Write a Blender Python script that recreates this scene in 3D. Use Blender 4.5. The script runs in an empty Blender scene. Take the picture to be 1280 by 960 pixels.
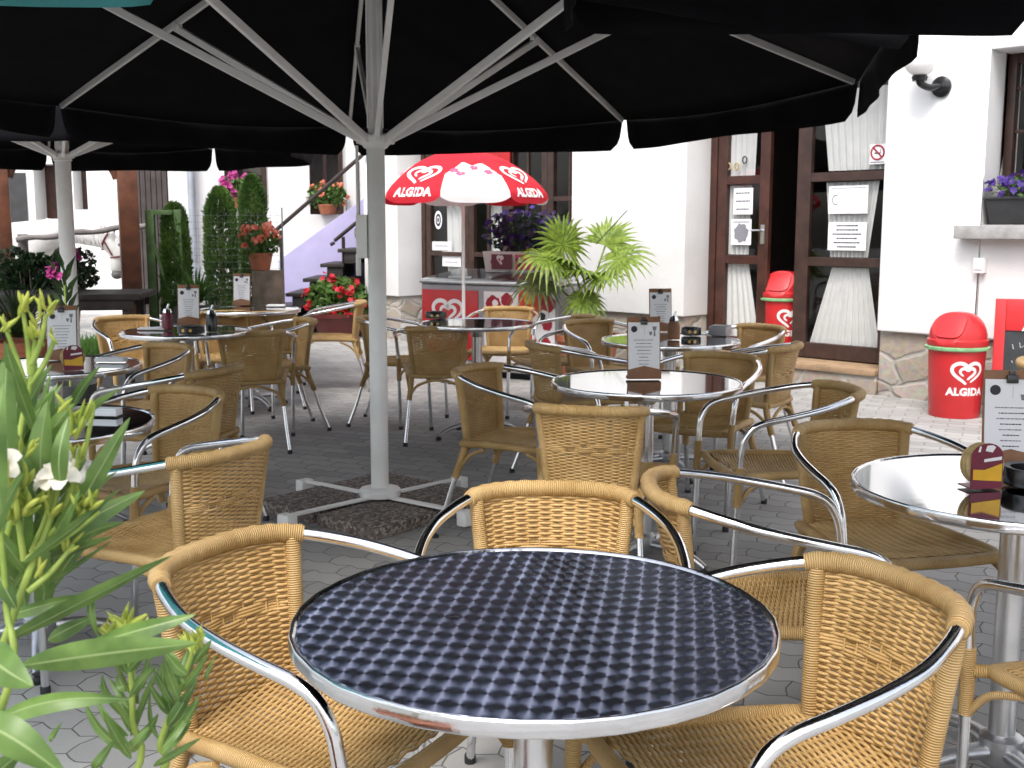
import bpy, bmesh, math, random
from mathutils import Vector, Matrix
R = math.radians
PI = math.pi
rnd = random.Random(11)
SC = bpy.context.scene
COL = SC.collection

# ------------------------------------------------------------------ survey of the place
# photo pixels (1280 x 960) are turned into real positions on known heights / planes
F, PITCH, H = 1389.0, R(8.0), 1.32
def ray(px, py):
    dx, dy = (px - 640) / F, -(py - 480) / F
    c, s = math.cos(PITCH), math.sin(PITCH)
    return Vector((dx, c + dy * s, -s + dy * c))
def at_z(px, py, z):
    d = ray(px, py); t = (z - H) / d.z
    return Vector((d.x * t, d.y * t, z))
def at_y(px, py, y):
    d = ray(px, py); t = y / d.y
    return Vector((d.x * t, y, H + d.z * t))
def V(*a): return Vector(a)

# ------------------------------------------------------------------ mesh builder
class MB:
    def __init__(s): s.v = []; s.f = []; s.uv = []; s.mi = []
    def face(s, idx, uv=None, m=0):
        s.f.append(tuple(idx)); s.uv.append(uv); s.mi.append(m)
    def add(s, pts): 
        b = len(s.v); s.v.extend([tuple(p) for p in pts]); return b
    def quad(s, a, b, c, d, m=0, uv=((0,0),(1,0),(1,1),(0,1))):
        i = s.add((a, b, c, d)); s.face((i, i+1, i+2, i+3), uv, m)
    def poly(s, pts, m=0):
        i = s.add(pts); s.face(range(i, i + len(pts)), None, m)
    def box(s, c, size, M=None, m=0):
        c = Vector(c); hx, hy, hz = (k / 2 for k in size)
        P = [Vector((x*hx, y*hy, z*hz)) for z in (-1,1) for y in (-1,1) for x in (-1,1)]
        if M is not None: P = [M @ p for p in P]
        i = s.add([c + p for p in P])
        for q in ((0,2,3,1),(4,5,7,6),(0,1,5,4),(2,6,7,3),(0,4,6,2),(1,3,7,5)):
            s.face([i + k for k in q], ((0,0),(1,0),(1,1),(0,1)), m)
    def prism(s, pts, off, m=0):
        n = len(pts); off = Vector(off)
        i = s.add(pts); j = s.add([Vector(p) + off for p in pts])
        s.face([i + n - 1 - k for k in range(n)], None, m); s.face([j + k for k in range(n)], None, m)
        for k in range(n):
            k2 = (k + 1) % n; s.face((i + k, i + k2, j + k2, j + k), None, m)
    def tube(s, pts, r, n=8, caps=True, m=0, closed=False, flat=1.0, up=None):
        pts = [Vector(p) for p in pts]; N = len(pts)
        rs = r if isinstance(r, (list, tuple)) else [r] * N
        T = []
        for k in range(N):
            a = pts[(k - 1) % N] if (closed or k > 0) else pts[k]
            b = pts[(k + 1) % N] if (closed or k < N - 1) else pts[k]
            t = (b - a); T.append(t.normalized() if t.length > 1e-9 else Vector((0,0,1)))
        u = Vector(up) if up else (Vector((0,0,1)) if abs(T[0].z) < .9 else Vector((1,0,0)))
        u = (u - T[0] * u.dot(T[0])).normalized()
        base = len(s.v); L = 0; Ls = []
        for k in range(N):
            if k: L += (pts[k] - pts[k-1]).length
            Ls.append(L)
            u = (u - T[k] * u.dot(T[k])); u.normalize(); w = T[k].cross(u)
            for j in range(n):
                a = 2 * PI * j / n
                s.v.append(tuple(pts[k] + (u * math.cos(a) * flat + w * math.sin(a)) * rs[k]))
        for k in range(N if closed else N - 1):
            k2 = (k + 1) % N
            for j in range(n):
                j2 = (j + 1) % n
                s.face((base+k*n+j, base+k*n+j2, base+k2*n+j2, base+k2*n+j),
                       ((Ls[k], j/n), (Ls[k], (j+1)/n), (Ls[k2], (j+1)/n), (Ls[k2], j/n)), m)
        if caps and not closed:
            s.face([base + n - 1 - j for j in range(n)], None, m)
            s.face([base + (N-1)*n + j for j in range(n)], None, m)
    def lathe(s, prof, n=24, c=(0,0,0), m=0, M=None, a0=0, a1=2*PI):
        c = Vector(c); base = len(s.v); full = abs(a1 - a0 - 2*PI) < 1e-6
        cols = n if full else n + 1
        for r, z in prof:
            for j in range(cols):
                a = a0 + (a1 - a0) * j / n
                p = Vector((r * math.cos(a), r * math.sin(a), z))
                s.v.append(tuple(c + (M @ p if M is not None else p)))
        for k in range(len(prof) - 1):
            for j in range(n):
                j2 = (j + 1) % cols
                s.face((base+k*cols+j, base+k*cols+j2, base+(k+1)*cols+j2, base+(k+1)*cols+j),
                       ((j/n, k/len(prof)), ((j+1)/n, k/len(prof)), ((j+1)/n, (k+1)/len(prof)), (j/n, (k+1)/len(prof))), m)
        if full:
            if prof[0][0] > 1e-5: s.face([base + n - 1 - j for j in range(n)], None, m)
            if prof[-1][0] > 1e-5: s.face([base + (len(prof)-1)*n + j for j in range(n)], None, m)
    def mesh(s, name, mats, smooth=35, bevel=0, segs=2, merge=False):
        me = bpy.data.meshes.new(name)
        me.from_pydata(s.v, [], s.f)
        if not isinstance(mats, (list, tuple)): mats = [mats]
        for mm in mats: me.materials.append(mm)
        me.polygons.foreach_set('material_index', s.mi)
        if any(u is not None for u in s.uv):
            lay = me.uv_layers.new(name='UVMap'); data = []
            for f, u in zip(s.f, s.uv):
                if u is None: data.extend([0.0, 0.0] * len(f))
                else:
                    for q in u: data.extend(q)
            lay.data.foreach_set('uv', data)
        me.validate()
        if bevel or merge:
            bm = bmesh.new(); bm.from_mesh(me)
            bmesh.ops.remove_doubles(bm, verts=bm.verts, dist=1e-5)
            if bevel:
                bm.normal_update()
                ed = [e for e in bm.edges if len(e.link_faces) == 2 and e.calc_face_angle(0) > R(32)]
                bmesh.ops.bevel(bm, geom=ed, offset=bevel, offset_type='OFFSET', segments=segs, profile=.6, affect='EDGES', clamp_overlap=True)
            bm.to_mesh(me); bm.free()
        if smooth:
            me.polygons.foreach_set('use_smooth', [True] * len(me.polygons))
            me.set_sharp_from_angle(angle=R(smooth))
        me.update()
        return me
    def build(s, name, mats, parent=None, **k):
        return link(name, s.mesh(name, mats, **k), parent)

def link(name, data, parent=None, loc=None):
    o = bpy.data.objects.new(name, data); COL.objects.link(o)
    if parent is not None: o.parent = parent
    if loc is not None: o.location = loc
    return o
def tag(o, label=None, cat=None, group=None, kind=None):
    if label: o['label'] = label
    if cat: o['category'] = cat
    if group: o['group'] = group
    if kind: o['kind'] = kind
    return o
def thing(name, label, cat, loc=(0,0,0), rz=0, group=None):
    o = bpy.data.objects.new(name, None); COL.objects.link(o)
    o.location = loc; o.rotation_euler = (0, 0, rz); o.empty_display_size = .1
    return tag(o, label, cat, group)
def copy_tree(o, parent=None):
    c = o.copy(); COL.objects.link(c)
    if parent is not None: c.parent = parent
    for ch in [x for x in KIDS.get(o.name, [])]: copy_tree(ch, c)
    return c
KIDS = {}
def note_kids(root):
    KIDS.clear()
    for o in bpy.data.objects:
        if o.parent is not None: KIDS.setdefault(o.parent.name, []).append(o)
def rotz(a): return Matrix.Rotation(a, 3, 'Z')
def spline(pts, n=6):
    P = [Vector(p) for p in pts]; out = []
    for i in range(len(P) - 1):
        p0 = P[i-1] if i else P[0]*2 - P[1]; p1, p2 = P[i], P[i+1]
        p3 = P[i+2] if i + 2 < len(P) else P[-1]*2 - P[-2]
        for k in range(n):
            t = k / n
            out.append(.5 * ((2*p1) + (p2-p0)*t + (2*p0-5*p1+4*p2-p3)*t*t + (3*p1-p0-3*p2+p3)*t**3))
    out.append(P[-1]); return out

# ------------------------------------------------------------------ materials
def newmat(name):
    m = bpy.data.materials.new(name); m.use_nodes = True
    nt = m.node_tree; nt.nodes.clear()
    out = nt.nodes.new('ShaderNodeOutputMaterial'); b = nt.nodes.new('ShaderNodeBsdfPrincipled')
    nt.links.new(b.outputs[0], out.inputs[0])
    return m, nt, b, out
def N(nt, t, **k):
    n = nt.nodes.new(t)
    for a, v in k.items(): setattr(n, a, v)
    return n
def L(nt, a, b): nt.links.new(a, b)
def math_node(nt, op, a, b=None, c=None):
    n = N(nt, 'ShaderNodeMath', operation=op)
    for i, x in enumerate((a, b, c)):
        if x is None: continue
        if hasattr(x, 'links'): L(nt, x, n.inputs[i])
        else: n.inputs[i].default_value = x
    return n.outputs[0]
def col4(c): return (c[0], c[1], c[2], 1)
def mat(name, col, rough=.5, metal=0, var=.12, scale=8.0, bump=0, bscale=60, spec=.5, trans=0, col2=None, coat=0, detail=3, objrand=0, sheen=0):
    """base colour with a noise-driven variation between two tints and an optional fine bump"""
    m, nt, b, out = newmat(name)
    tc = N(nt, 'ShaderNodeTexCoord'); nz = N(nt, 'ShaderNodeTexNoise'); nz.inputs['Scale'].default_value = scale; nz.inputs['Detail'].default_value = detail
    L(nt, tc.outputs['Object'], nz.inputs['Vector'])
    rp = N(nt, 'ShaderNodeValToRGB'); e = rp.color_ramp.elements
    c1 = tuple(max(0, c * (1 - var)) for c in col); c2 = col2 or tuple(min(1, c * (1 + var)) for c in col)
    e[0].color = col4(c1); e[1].color = col4(c2); e[0].position = .32; e[1].position = .68
    L(nt, nz.outputs['Fac'], rp.inputs['Fac'])
    src = rp.outputs['Color']
    if objrand:
        oi = N(nt, 'ShaderNodeObjectInfo'); hv = N(nt, 'ShaderNodeHueSaturation')
        L(nt, math_node(nt, 'MULTIPLY_ADD', oi.outputs['Random'], objrand, 1 - objrand / 2), hv.inputs['Value']); L(nt, src, hv.inputs['Color']); src = hv.outputs['Color']
    L(nt, src, b.inputs['Base Color'])
    b.inputs['Roughness'].default_value = rough; b.inputs['Metallic'].default_value = metal
    b.inputs['Specular IOR Level'].default_value = spec
    if coat: b.inputs['Coat Weight'].default_value = coat
    if trans:
        tl = N(nt, 'ShaderNodeBsdfTranslucent'); mx = N(nt, 'ShaderNodeMixShader'); mx.inputs[0].default_value = trans
        L(nt, src, tl.inputs['Color']); L(nt, b.outputs[0], mx.inputs[1]); L(nt, tl.outputs[0], mx.inputs[2]); L(nt, mx.outputs[0], out.inputs[0])
    if bump:
        n2 = N(nt, 'ShaderNodeTexNoise'); n2.inputs['Scale'].default_value = bscale; n2.inputs['Detail'].default_value = 4
        L(nt, tc.outputs['Object'], n2.inputs['Vector'])
        bp = N(nt, 'ShaderNodeBump'); bp.inputs['Strength'].default_value = bump; bp.inputs['Distance'].default_value = .01
        L(nt, n2.outputs['Fac'], bp.inputs['Height']); L(nt, bp.outputs[0], b.inputs['Normal'])
    return m

MT = {}
MT['aluminium'] = mat('brushed_aluminium', (.82, .83, .85), .13, 1, .05, 30, .03, 300)
MT['rim_steel'] = mat('polished_rim_steel', (.74, .75, .77), .16, 1, .06, 14, .06, 70)
MT['steel_column'] = mat('satin_aluminium', (.70, .71, .73), .28, 1, .08, 12, .05, 120)
MT['cast'] = mat('cast_aluminium', (.55, .56, .58), .4, 1, .1, 20, .1, 90)
MT['rubber'] = mat('black_rubber', (.012, .012, .013), .6)
MT['white_paint'] = mat('white_lacquer', (.82, .82, .80), .35, 0, .06, 6, .02, 40)
MT['grey_rib'] = mat('grey_lacquered_tube', (.64, .64, .63), .4, 0, .08, 8)
MT['black_fabric'] = mat('black_canopy_fabric', (.0075, .0075, .009), .95, 0, .2, 5, .15, 500, spec=.06)
MT['teal_fabric'] = mat('turquoise_canopy_fabric', (.17, .60, .62), .8, 0, .08, 6, .1, 400, spec=.2, trans=.45)
MT['red_fabric'] = mat('red_parasol_fabric', (.60, .028, .045), .75, 0, .08, 6, .08, 400, spec=.2, trans=.25)
MT['white_fabric'] = mat('white_parasol_fabric', (.82, .80, .80), .8, 0, .03, 6, .08, 400, spec=.2, trans=.25)
MT['pink_print'] = mat('pink_print', (.72, .10, .20), .8, 0, .2, 20)
MT['red_plastic'] = mat('red_plastic', (.52, .024, .028), .32, 0, .1, 5, .03, 80)
MT['red_dark'] = mat('dark_red_print', (.35, .012, .03), .35, 0, .1, 9)
MT['white_print'] = mat('white_print', (.82, .80, .80), .4, 0, .03, 9)
MT['green_ring'] = mat('pale_green_bag', (.22, .48, .24), .4, 0, .2, 20)
MT['wood_brown'] = mat('dark_brown_stained_wood', (.048, .025, .019), .38, 0, .3, 9, .08, 60)
MT['wood_red'] = mat('reddish_brown_wood', (.058, .022, .015), .33, 0, .3, 9, .08, 60)
MT['post_wood'] = mat('orange_brown_timber', (.12, .040, .018), .55, 0, .35, 7, .2, 40)
MT['table_wood'] = mat('weathered_dark_wood', (.028, .019, .015), .55, 0, .4, 10, .3, 50)
MT['grey_wood'] = mat('weathered_grey_wood', (.20, .155, .115), .8, 0, .4, 7, .5, 30)
MT['log'] = mat('peeled_grey_log', (.17, .155, .15), .8, 0, .25, 9, .4, 20)
MT['menu_wood'] = mat('menu_board_wood', (.24, .105, .042), .5, 0, .25, 14, .05, 90)
MT['paper'] = mat('white_paper', (.86, .86, .88), .7, 0, .02, 9)
MT['ink'] = mat('dark_ink', (.03, .03, .045), .7)
MT['ink_grey'] = mat('grey_ink', (.22, .22, .25), .7)
MT['black_plastic'] = mat('black_plastic', (.012, .012, .014), .22, 0, .2, 9)
MT['gold'] = mat('gold_print', (.62, .40, .12), .35, .5)
MT['maroon'] = mat('maroon_print', (.15, .006, .028), .35, 0, .15, 20)
MT['yellow'] = mat('yellow_print', (.75, .42, .03), .4, 0, .1, 20)
MT['coaster'] = mat('beer_mat_card', (.48, .36, .17), .8, 0, .2, 60, .1, 200)
MT['terracotta'] = mat('terracotta', (.36, .12, .06), .7, 0, .2, 9, .1, 60)
MT['red_pot'] = mat('dark_red_glazed_pot', (.10, .018, .015), .4, 0, .2, 6)
MT['dark_box'] = mat('charcoal_planter', (.035, .036, .038), .5, 0, .2, 9, .05, 80)
MT['soil'] = mat('potting_soil', (.03, .02, .014), .95, 0, .4, 30, .6, 60)
MT['stone_sill'] = mat('grey_stone', (.36, .355, .345), .75, 0, .15, 12, .25, 60)
MT['stair_dark'] = mat('dark_stained_tread', (.022, .019, .017), .55, 0, .3, 9, .1, 50)
MT['lavender'] = mat('lavender_render', (.40, .37, .58), .8, 0, .06, 4, .1, 60)
MT['rail_brown'] = mat('brown_painted_steel', (.03, .018, .014), .45)
MT['zinc'] = mat('zinc_pipe', (.42, .45, .50), .4, .6, .12, 6)
MT['curtain'] = mat('white_net_curtain', (.80, .80, .79), .9, 0, .03, 12, .1, 300, trans=.12)
MT['room'] = mat('painted_room_shade', (.05, .035, .03), .9)  # shade of the unlit rooms is put into this dark colour
MT['fridge_grey'] = mat('grey_freezer_body', (.33, .33, .35), .35, 0, .06, 6)
MT['orange_print'] = mat('orange_red_print', (.62, .07, .015), .45, 0, .15, 14)
MT['horse'] = mat('white_horse_coat', (.58, .57, .55), .8, 0, .12, 7, .2, 90)
MT['horse_dark'] = mat('grey_muzzle_skin', (.10, .095, .095), .7, 0, .3, 12)
MT['bridle'] = mat('dark_red_leather', (.12, .02, .02), .5)
MT['lamp_glass'] = mat('opal_glass', (.85, .85, .84), .25, 0, .01, 4)
MT['chalkboard'] = mat('chalkboard', (.03, .034, .038), .8, 0, .3, 6)
MT['chalk'] = mat('chalk', (.55, .55, .55), .9, 0, .3, 80)
MT['green_paint'] = mat('green_painted_timber', (.065, .12, .04), .7, 0, .3, 12)
MT['wire'] = mat('galvanised_wire', (.09, .10, .095), .6, 0)
MT['barn'] = mat('dark_barn_boards', (.050, .040, .038), .75, 0, .3, 5, .3, 20)

def leafmat(name, c, c2, rough=.38, trans=.3, vein=False, scale=25):
    m = mat(name, c, rough, 0, .25, scale, 0, 60, spec=.45, trans=trans, col2=c2)
    if vein:
        nt = m.node_tree; b = next(n for n in nt.nodes if n.type == 'BSDF_PRINCIPLED')
        src = b.inputs['Base Color'].links[0].from_socket
        uv = N(nt, 'ShaderNodeUVMap'); sp = N(nt, 'ShaderNodeSeparateXYZ'); L(nt, uv.outputs[0], sp.inputs[0])
        d = math_node(nt, 'ABSOLUTE', math_node(nt, 'SUBTRACT', sp.outputs[0], .5))
        fac = math_node(nt, 'LESS_THAN', d, .035)
        mx = N(nt, 'ShaderNodeMix', data_type='RGBA'); L(nt, fac, mx.inputs['Factor']); L(nt, src, mx.inputs['A']); mx.inputs['B'].default_value = (.30, .40, .16, 1)
        L(nt, mx.outputs['Result'], b.inputs['Base Color'])
        for n in nt.nodes:
            if n.type == 'BSDF_TRANSLUCENT': L(nt, mx.outputs['Result'], n.inputs['Color'])
    return m
MT['oleander'] = leafmat('oleander_leaf', (.095, .185, .042), (.18, .30, .075), .36, .33, True)
MT['oleander_young'] = leafmat('young_oleander_leaf', (.20, .38, .06), (.34, .54, .09), .4, .35, True)
MT['bud'] = leafmat('yellow_green_bud', (.38, .50, .07), (.60, .64, .14), .45, .3)
MT['stem'] = leafmat('green_stem', (.24, .36, .06), (.36, .46, .10), .45, .1)
MT['thuja'] = leafmat('thuja_scale_leaf', (.035, .09, .02), (.13, .24, .045), .6, .25, scale=5)
MT['shrub'] = leafmat('dark_shrub_leaf', (.018, .045, .016), (.045, .095, .03), .45, .25, scale=9)
MT['grass_leaf'] = leafmat('fresh_green_blade', (.07, .19, .03), (.14, .30, .05), .5, .3)
MT['geranium'] = leafmat('geranium_leaf', (.06, .14, .03), (.14, .25, .05), .5, .3)
MT['palm'] = leafmat('fan_palm_blade', (.13, .225, .025), (.27, .37, .045), .42, .3)
MT['palm_old'] = leafmat('older_palm_blade', (.07, .11, .035), (.16, .20, .06), .5, .25)
MT['palm_trunk'] = mat('fibrous_palm_trunk', (.09, .055, .03), .9, 0, .4, 30, .8, 40)
MT['purple'] = mat('purple_petal', (.075, .03, .26), .6, 0, .4, 40, trans=.3)
MT['purple_dark'] = mat('deep_purple_petal', (.030, .012, .075), .65, 0, .4, 40, trans=.2)
MT['red_petal'] = mat('red_petal', (.55, .015, .03), .55, 0, .25, 40, trans=.3)
MT['pink_petal'] = mat('magenta_petal', (.50, .06, .28), .55, 0, .3, 40, trans=.3)
MT['salmon'] = mat('salmon_petal', (.80, .24, .15), .55, 0, .2, 40, trans=.3)
MT['white_petal'] = mat('cream_white_petal', (.86, .83, .74), .5, 0, .05, 40, trans=.35)
MT['peach'] = mat('peach_flower_throat', (.75, .50, .22), .55, 0, .1, 40)

def wicker(name, wrap):
    m, nt, b, out = newmat(name)
    tc = N(nt, 'ShaderNodeTexCoord'); oi = N(nt, 'ShaderNodeObjectInfo')
    nz = N(nt, 'ShaderNodeTexNoise'); nz.inputs['Scale'].default_value = 9; L(nt, tc.outputs['Object'], nz.inputs['Vector'])
    rp = N(nt, 'ShaderNodeValToRGB'); e = rp.color_ramp.elements
    e[0].color = (.40, .243, .085, 1); e[1].color = (.58, .39, .168, 1); e[0].position = .3; e[1].position = .7
    L(nt, nz.outputs['Fac'], rp.inputs['Fac'])
    hv = N(nt, 'ShaderNodeHueSaturation'); L(nt, rp.outputs[0], hv.inputs['Color'])
    L(nt, math_node(nt, 'MULTIPLY_ADD', oi.outputs['Random'], .22, .89), hv.inputs['Value'])
    L(nt, hv.outputs[0], b.inputs['Base Color'])
    b.inputs['Roughness'].default_value = .42; b.inputs['Specular IOR Level'].default_value = .45
    bp = N(nt, 'ShaderNodeBump')
    if wrap:
        uv = N(nt, 'ShaderNodeUVMap'); sp = N(nt, 'ShaderNodeSeparateXYZ'); L(nt, uv.outputs[0], sp.inputs[0])
        n2 = N(nt, 'ShaderNodeTexNoise'); n2.inputs['Scale'].default_value = 40; L(nt, tc.outputs['Object'], n2.inputs['Vector'])
        x = math_node(nt, 'MULTIPLY_ADD', sp.outputs[0], 2*PI/.0046, math_node(nt, 'MULTIPLY', n2.outputs['Fac'], 3.0))
        hgt = math_node(nt, 'POWER', math_node(nt, 'ABSOLUTE', math_node(nt, 'SINE', math_node(nt, 'MULTIPLY', x, .5))), .6)
        L(nt, hgt, bp.inputs['Height']); bp.inputs['Strength'].default_value = .9; bp.inputs['Distance'].default_value = .003
    else:
        n2 = N(nt, 'ShaderNodeTexNoise'); n2.inputs['Scale'].default_value = 180; L(nt, tc.outputs['Object'], n2.inputs['Vector'])
        L(nt, n2.outputs['Fac'], bp.inputs['Height']); bp.inputs['Strength'].default_value = .15; bp.inputs['Distance'].default_value = .002
    L(nt, bp.outputs[0], b.inputs['Normal'])
    return m
MT['wicker'] = wicker('woven_honey_wicker', False)
MT['wicker_wrap'] = wicker('wound_honey_wicker', True)

def engine_turned(name, strength, base, rough, tilt=.03):
    """polished steel with overlapping circular brush marks: the grain runs round each disc"""
    m, nt, b, out = newmat(name)
    tc = N(nt, 'ShaderNodeTexCoord'); sp = N(nt, 'ShaderNodeSeparateXYZ'); L(nt, tc.outputs['Object'], sp.inputs[0])
    pit = .0292; rowp = .039
    rowi = math_node(nt, 'FLOOR', math_node(nt, 'DIVIDE', sp.outputs[1], rowp))
    ly = math_node(nt, 'SUBTRACT', math_node(nt, 'SUBTRACT', math_node(nt, 'DIVIDE', sp.outputs[1], rowp), rowi), .62)
    off = math_node(nt, 'MULTIPLY', math_node(nt, 'MODULO', math_node(nt, 'ABSOLUTE', rowi), 2.0), 0.0)
    wb = N(nt, 'ShaderNodeTexNoise'); wb.inputs['Scale'].default_value = 16; L(nt, tc.outputs['Object'], wb.inputs['Vector'])
    xx = math_node(nt, 'ADD', math_node(nt, 'DIVIDE', sp.outputs[0], pit), math_node(nt, 'MULTIPLY_ADD', wb.outputs['Fac'], .30, off))
    lx = math_node(nt, 'SUBTRACT', math_node(nt, 'SUBTRACT', xx, math_node(nt, 'FLOOR', xx)), .5)
    cx = N(nt, 'ShaderNodeCombineXYZ')
    L(nt, lx, cx.inputs[0]); L(nt, math_node(nt, 'MULTIPLY', ly, rowp / pit), cx.inputs[1])
    vt = N(nt, 'ShaderNodeVectorTransform', vector_type='VECTOR', convert_from='OBJECT', convert_to='WORLD'); L(nt, cx.outputs[0], vt.inputs[0])
    nm = N(nt, 'ShaderNodeVectorMath', operation='NORMALIZE'); L(nt, vt.outputs[0], nm.inputs[0])
    L(nt, nm.outputs[0], b.inputs['Tangent'])
    b.inputs['Anisotropic'].default_value = strength; b.inputs['Roughness'].default_value = rough
    b.inputs['Metallic'].default_value = 1
    nz = N(nt, 'ShaderNodeTexNoise'); nz.inputs['Scale'].default_value = 6; L(nt, tc.outputs['Object'], nz.inputs['Vector'])
    rp = N(nt, 'ShaderNodeValToRGB'); e = rp.color_ramp.elements
    e[0].color = col4([c*.9 for c in base]); e[1].color = col4(base); L(nt, nz.outputs['Fac'], rp.inputs[0]); L(nt, rp.outputs[0], b.inputs['Base Color'])
    # finger smears: broad patches of rougher and smoother metal, plus thin wipe marks
    n3 = N(nt, 'ShaderNodeTexNoise'); n3.inputs['Scale'].default_value = 5; n3.inputs['Detail'].default_value = 5; n3.inputs['Distortion'].default_value = 1.2; L(nt, tc.outputs['Object'], n3.inputs['Vector'])
    L(nt, math_node(nt, 'MULTIPLY_ADD', n3.outputs['Fac'], rough * .8, rough * .6), b.inputs['Roughness'])
    # each disc is very slightly tilted against its neighbours
    tx = N(nt, 'ShaderNodeCombineXYZ'); L(nt, math_node(nt, 'MULTIPLY', lx, tilt*strength), tx.inputs[0]); L(nt, math_node(nt, 'MULTIPLY', ly, tilt*strength), tx.inputs[1])
    ge = N(nt, 'ShaderNodeNewGeometry'); ad = N(nt, 'ShaderNodeVectorMath', operation='ADD'); L(nt, ge.outputs['Normal'], ad.inputs[0]); L(nt, tx.outputs[0], ad.inputs[1])
    nn = N(nt, 'ShaderNodeVectorMath', operation='NORMALIZE'); L(nt, ad.outputs[0], nn.inputs[0]); L(nt, nn.outputs[0], b.inputs['Normal'])
    return m
MT['top_swirl'] = engine_turned('engine_turned_steel', .90, (.32, .35, .48), .31)  # blue of the reflected sky is tinted into the base colour
MT['top_plain'] = engine_turned('faint_engine_turned_steel', .12, (.66, .67, .68), .055, .012)

def plaster():
    m, nt, b, out = newmat('white_lime_plaster')
    tc = N(nt, 'ShaderNodeTexCoord'); nz = N(nt, 'ShaderNodeTexNoise'); nz.inputs['Scale'].default_value = 1.3; nz.inputs['Detail'].default_value = 6
    L(nt, tc.outputs['Object'], nz.inputs[0])
    rp = N(nt, 'ShaderNodeValToRGB'); e = rp.color_ramp.elements
    e[0].color = (.68, .672, .655, 1); e[1].color = (.82, .82, .815, 1); e[0].position = .25; e[1].position = .6
    L(nt, nz.outputs[0], rp.inputs[0]); L(nt, rp.outputs[0], b.inputs['Base Color']); b.inputs['Roughness'].default_value = .9
    b.inputs['Specular IOR Level'].default_value = .2
    n2 = N(nt, 'ShaderNodeTexNoise'); n2.inputs['Scale'].default_value = 55; n2.inputs['Detail'].default_value = 5; L(nt, tc.outputs['Object'], n2.inputs[0])
    bp = N(nt, 'ShaderNodeBump'); bp.inputs['Strength'].default_value = .25; bp.inputs['Distance'].default_value = .01
    L(nt, n2.outputs[0], bp.inputs['Height']); L(nt, bp.outputs[0], b.inputs['Normal'])
    return m
MT['plaster'] = plaster()

def rubble():
    m, nt, b, out = newmat('rubble_stone')
    tc = N(nt, 'ShaderNodeTexCoord'); mp = N(nt, 'ShaderNodeMapping'); mp.inputs['Scale'].default_value = (2.6, 2.6, 4.2); L(nt, tc.outputs['Object'], mp.inputs[0])
    nz = N(nt, 'ShaderNodeTexNoise'); nz.inputs['Scale'].default_value = 1.5; L(nt, mp.outputs[0], nz.inputs[0])
    ad = N(nt, 'ShaderNodeVectorMath', operation='MULTIPLY_ADD'); L(nt, nz.outputs['Color'], ad.inputs[0]); ad.inputs[1].default_value = (.5, .5, .5); L(nt, mp.outputs[0], ad.inputs[2])
    vo = N(nt, 'ShaderNodeTexVoronoi'); L(nt, ad.outputs[0], vo.inputs['Vector']); vo.inputs['Scale'].default_value = 1
    vd = N(nt, 'ShaderNodeTexVoronoi', feature='DISTANCE_TO_EDGE'); L(nt, ad.outputs[0], vd.inputs['Vector']); vd.inputs['Scale'].default_value = 1
    sp = N(nt, 'ShaderNodeSeparateColor'); L(nt, vo.outputs['Color'], sp.inputs[0])
    rp = N(nt, 'ShaderNodeValToRGB'); e = rp.color_ramp.elements
    e[0].color = (.31, .26, .21, 1); e[1].color = (.48, .44, .38, 1); k = rp.color_ramp.elements.new(.5); k.color = (.38, .34, .29, 1)
    L(nt, sp.outputs[0], rp.inputs[0])
    n2 = N(nt, 'ShaderNodeTexNoise'); n2.inputs['Scale'].default_value = 22; n2.inputs['Detail'].default_value = 6; L(nt, tc.outputs['Object'], n2.inputs[0])
    mx0 = N(nt, 'ShaderNodeMix', data_type='RGBA', blend_type='OVERLAY'); mx0.inputs['Factor'].default_value = .38; L(nt, rp.outputs[0], mx0.inputs['A']); L(nt, n2.outputs['Color'], mx0.inputs['B'])
    edge = N(nt, 'ShaderNodeMapRange'); L(nt, vd.outputs['Distance'], edge.inputs[0]); edge.inputs[1].default_value = .02; edge.inputs[2].default_value = .07
    mx = N(nt, 'ShaderNodeMix', data_type='RGBA'); L(nt, edge.outputs[0], mx.inputs['Factor']); mx.inputs['A'].default_value = (.36, .34, .31, 1); L(nt, mx0.outputs['Result'], mx.inputs['B'])
    L(nt, mx.outputs['Result'], b.inputs['Base Color']); b.inputs['Roughness'].default_value = .9
    hs = math_node(nt, 'ADD', edge.outputs[0], math_node(nt, 'MULTIPLY', n2.outputs[0], .7))
    bp = N(nt, 'ShaderNodeBump'); bp.inputs['Strength'].default_value = .5; bp.inputs['Distance'].default_value = .02; L(nt, hs, bp.inputs['Height']); L(nt, bp.outputs[0], b.inputs['Normal'])
    return m
MT['rubble'] = rubble()

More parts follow.
